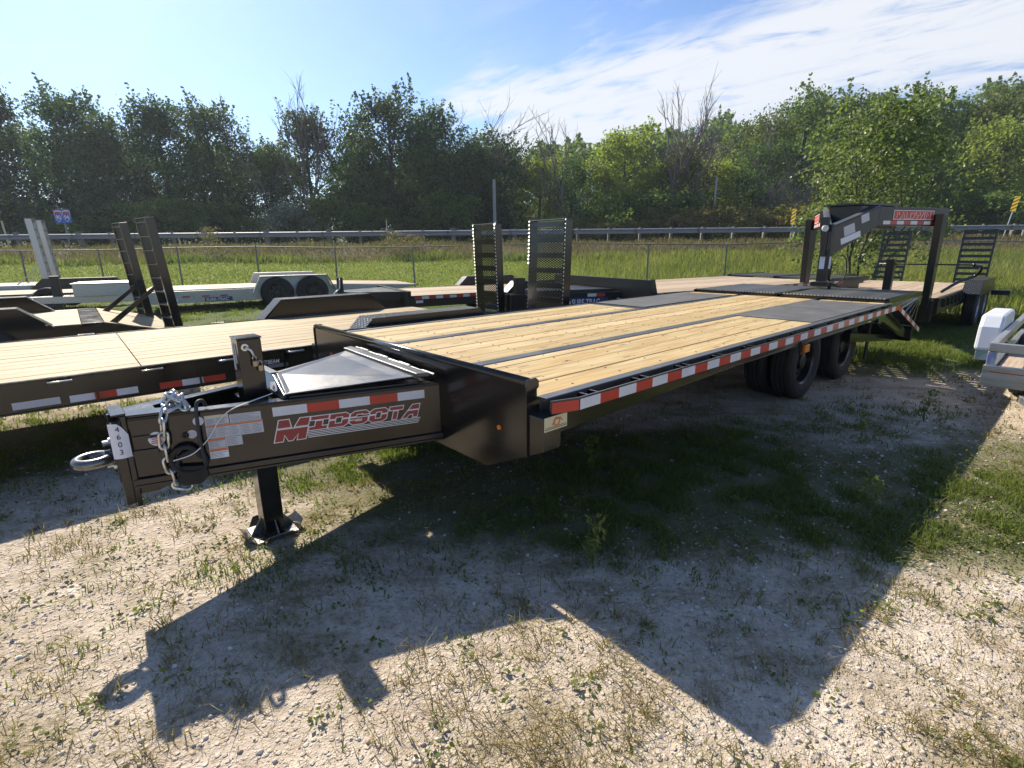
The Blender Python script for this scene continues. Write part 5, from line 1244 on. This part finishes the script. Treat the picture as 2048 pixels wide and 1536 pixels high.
# pebbles
N = 26000; y_ = 1.0 + 6*rng.random(N)**1.6; x_ = (rng.random(N)*2 - 1)*(y_*1.05 + .7)
k_ = rng.random(N) < np.clip(.4 + .5*noise2(x_, y_, 1.8, 14), .05, 1); x_, y_ = x_[k_], y_[k_]; n = len(x_)
r_ = .0035 + .009*rng.random(n)**4; r_ *= (1 + .12*y_)
oc = np.array([[1, 0, 0], [0, 1, 0], [-1, 0, 0], [0, -1, 0], [0, 0, .7], [0, 0, -.7]]); of = np.array([[0, 1, 4], [1, 2, 4], [2, 3, 4], [3, 0, 4], [1, 0, 5], [2, 1, 5], [3, 2, 5], [0, 3, 5]])
a = rng.uniform(0, 6.28, n); co = oc[None]*rng.uniform(.6, 1.3, (n, 6, 1))*r_[:, None, None]; ca, sa_ = np.cos(a)[:, None], np.sin(a)[:, None]
X_ = co[..., 0]*ca - co[..., 1]*sa_*.8; Y_ = co[..., 0]*sa_ + co[..., 1]*ca*.8
co = np.stack([X_ + x_[:, None], Y_ + y_[:, None], co[..., 2] + height(x_, y_)[:, None] + r_[:, None]*.15], -1).reshape(-1, 3)
tag(link('pebbles', npmesh('pebbles', co, (of[None] + (np.arange(n)*6)[:, None, None]).reshape(-1, 3), STONE)), 'loose pale gravel stones on the yard', 'gravel', kind='stuff')
# lawn and meadow beyond
N = 60000; y_ = 18.5 + 9.5*rng.random(N); x_ = -27 + 36*rng.random(N); P = np.column_stack([x_, y_])[rng.random(N) < sst(9 - x_, 2, 6) + .1]
blades('lawn', 'mown bright green grass beyond the fence', P, rng.uniform(.03, .10, len(P)), .035, GR_LAWN, 26, .6)
N = 95000; y_ = 10.5 + 17.5*rng.random(N); x_ = -1 + 36*rng.random(N)
k_ = rng.random(N) < sst(x_ + .35*(y_ - 18) + 2*noise2(x_, y_, .5, 31), 1.5, 7)*sst(y_ + .25*x_, 12.5, 16); P = np.column_stack([x_, y_])[k_]
blades('meadow_grass', 'tall unmown grass and weeds along both sides of the fence at the right', P, rng.uniform(.12, .5, len(P)), .022, GR_MEADOW, 27, .45)
N = 42000; y_ = 27.2 + 5.4*rng.random(N); x_ = -36 + 74*rng.random(N); P = np.column_stack([x_, y_])
blades('bank_weeds', 'dry brown weeds covering the road embankment', P, rng.uniform(.10, .32, len(P))*np.clip(1 + .5*noise2(x_, y_, .8, 33), .4, 1.8), .035, GR_WEED, 28, .4)
N = 15000; y_ = 26.8 + 1.6*rng.random(N); x_ = -34 + 66*rng.random(N); k_ = rng.random(N) < np.clip(.4 + .6*noise2(x_, y_*.3, .7, 35), 0, 1); P = np.column_stack([x_, y_])[k_]
blades('bank_foot_grass', 'darker green grass clumps at the foot of the embankment', P, rng.uniform(.2, .5, len(P)), .04, GR, 29, .4)
# individual tall weeds
def tallweed(x_, y_, h_, label, seed, mat=GR_MEADOW, kind='seed'):
    rng = np.random.default_rng(seed); z = float(height(x_, y_)); w_ = empty('tall_weed', (x_, y_, z), rng.uniform(0, 6), label, 'weed')
    st_ = MB()
    for k in range(3): st_.tube([(0, 0, 0), (rng.normal()*.02, rng.normal()*.02, h_*.5), (rng.normal()*.05, rng.normal()*.05, h_*rng.uniform(.75, 1))], [.004, .003, .0015], 5)
    st_.build('stem', mat, w_)
    n = 60; t = rng.uniform(.25, 1, n); P_ = np.column_stack([rng.normal(size=n)*.03, rng.normal(size=n)*.03, t*h_])
    nr = rng.normal(size=P_.shape); nr /= np.linalg.norm(nr, axis=1, keepdims=True)
    co, f = quads(P_, nr, np.full(n, .045), .35, rng); link('leaf', npmesh('leaf', co, f, mat), w_)
tallweed(.40, 2.30, .26, 'tall branching weed in the shade in front of the trailer side', 61)
tallweed(2.16, 2.84, .24, 'upright seed-headed weed at the edge of the shade on the right', 62, L_LIGHT)
tallweed(3.75, 4.45, .30, 'leafy weed spike near the shade edge right of the wheels', 63, GR)
tallweed(2.95, 4.1, .22, 'thin pale grass stalk right of the wheels', 64)
tallweed(.55, 3.35, .30, 'tallest grass clump under the trailer side rail', 65, GR)
for i_, (x_, y_, h_) in enumerate(((-6.3, 28.6, 1.35), (-16.5, 29.5, 1.5), (-5.2, 28.9, 1.1))):
    rng2 = np.random.default_rng(70 + i_); w_ = empty('dry_weed_clump', (x_, y_, float(height(x_, y_))), 0, ['tall dry weed clump on the bank near the thin yellow post', 'reddish dry weed clump on the bank in front of the guardrail, left', 'smaller dry weed clump on the bank right of the tall one'][i_], 'weed')
    n = 500; t = rng2.random(n); P_ = np.column_stack([rng2.normal(size=n)*.45*(1 - .5*t), rng2.normal(size=n)*.3, t*h_]); nr = rng2.normal(size=P_.shape); nr /= np.linalg.norm(nr, axis=1, keepdims=True)
    co, f = quads(P_, nr, np.full(n, .14), .35, rng2); link('foliage', npmesh('foliage', co, f, GR_WEED), w_)

# thin distance haze, also added to imitate lens flare and lift tree shade
hz = MB().box(-150, 160, -65, 160, -4, 48).build('haze', [])
hm = bpy.data.materials.new('haze'); hm.use_nodes = True; hm.node_tree.nodes.clear(); hg = G(hm.node_tree)
hv = hg.n('ShaderNodeVolumePrincipled', {'Color': (.75, .86, 1, 1), 'Density': .0005, 'Anisotropy': .35})
ho = hg.n('ShaderNodeOutputMaterial', {'Volume': hv.outputs[0]})
hz.data.materials.append(hm); tag(hz, 'thin bluish haze over the lot and the woods, partly an added lens-flare veil', 'haze', kind='stuff')
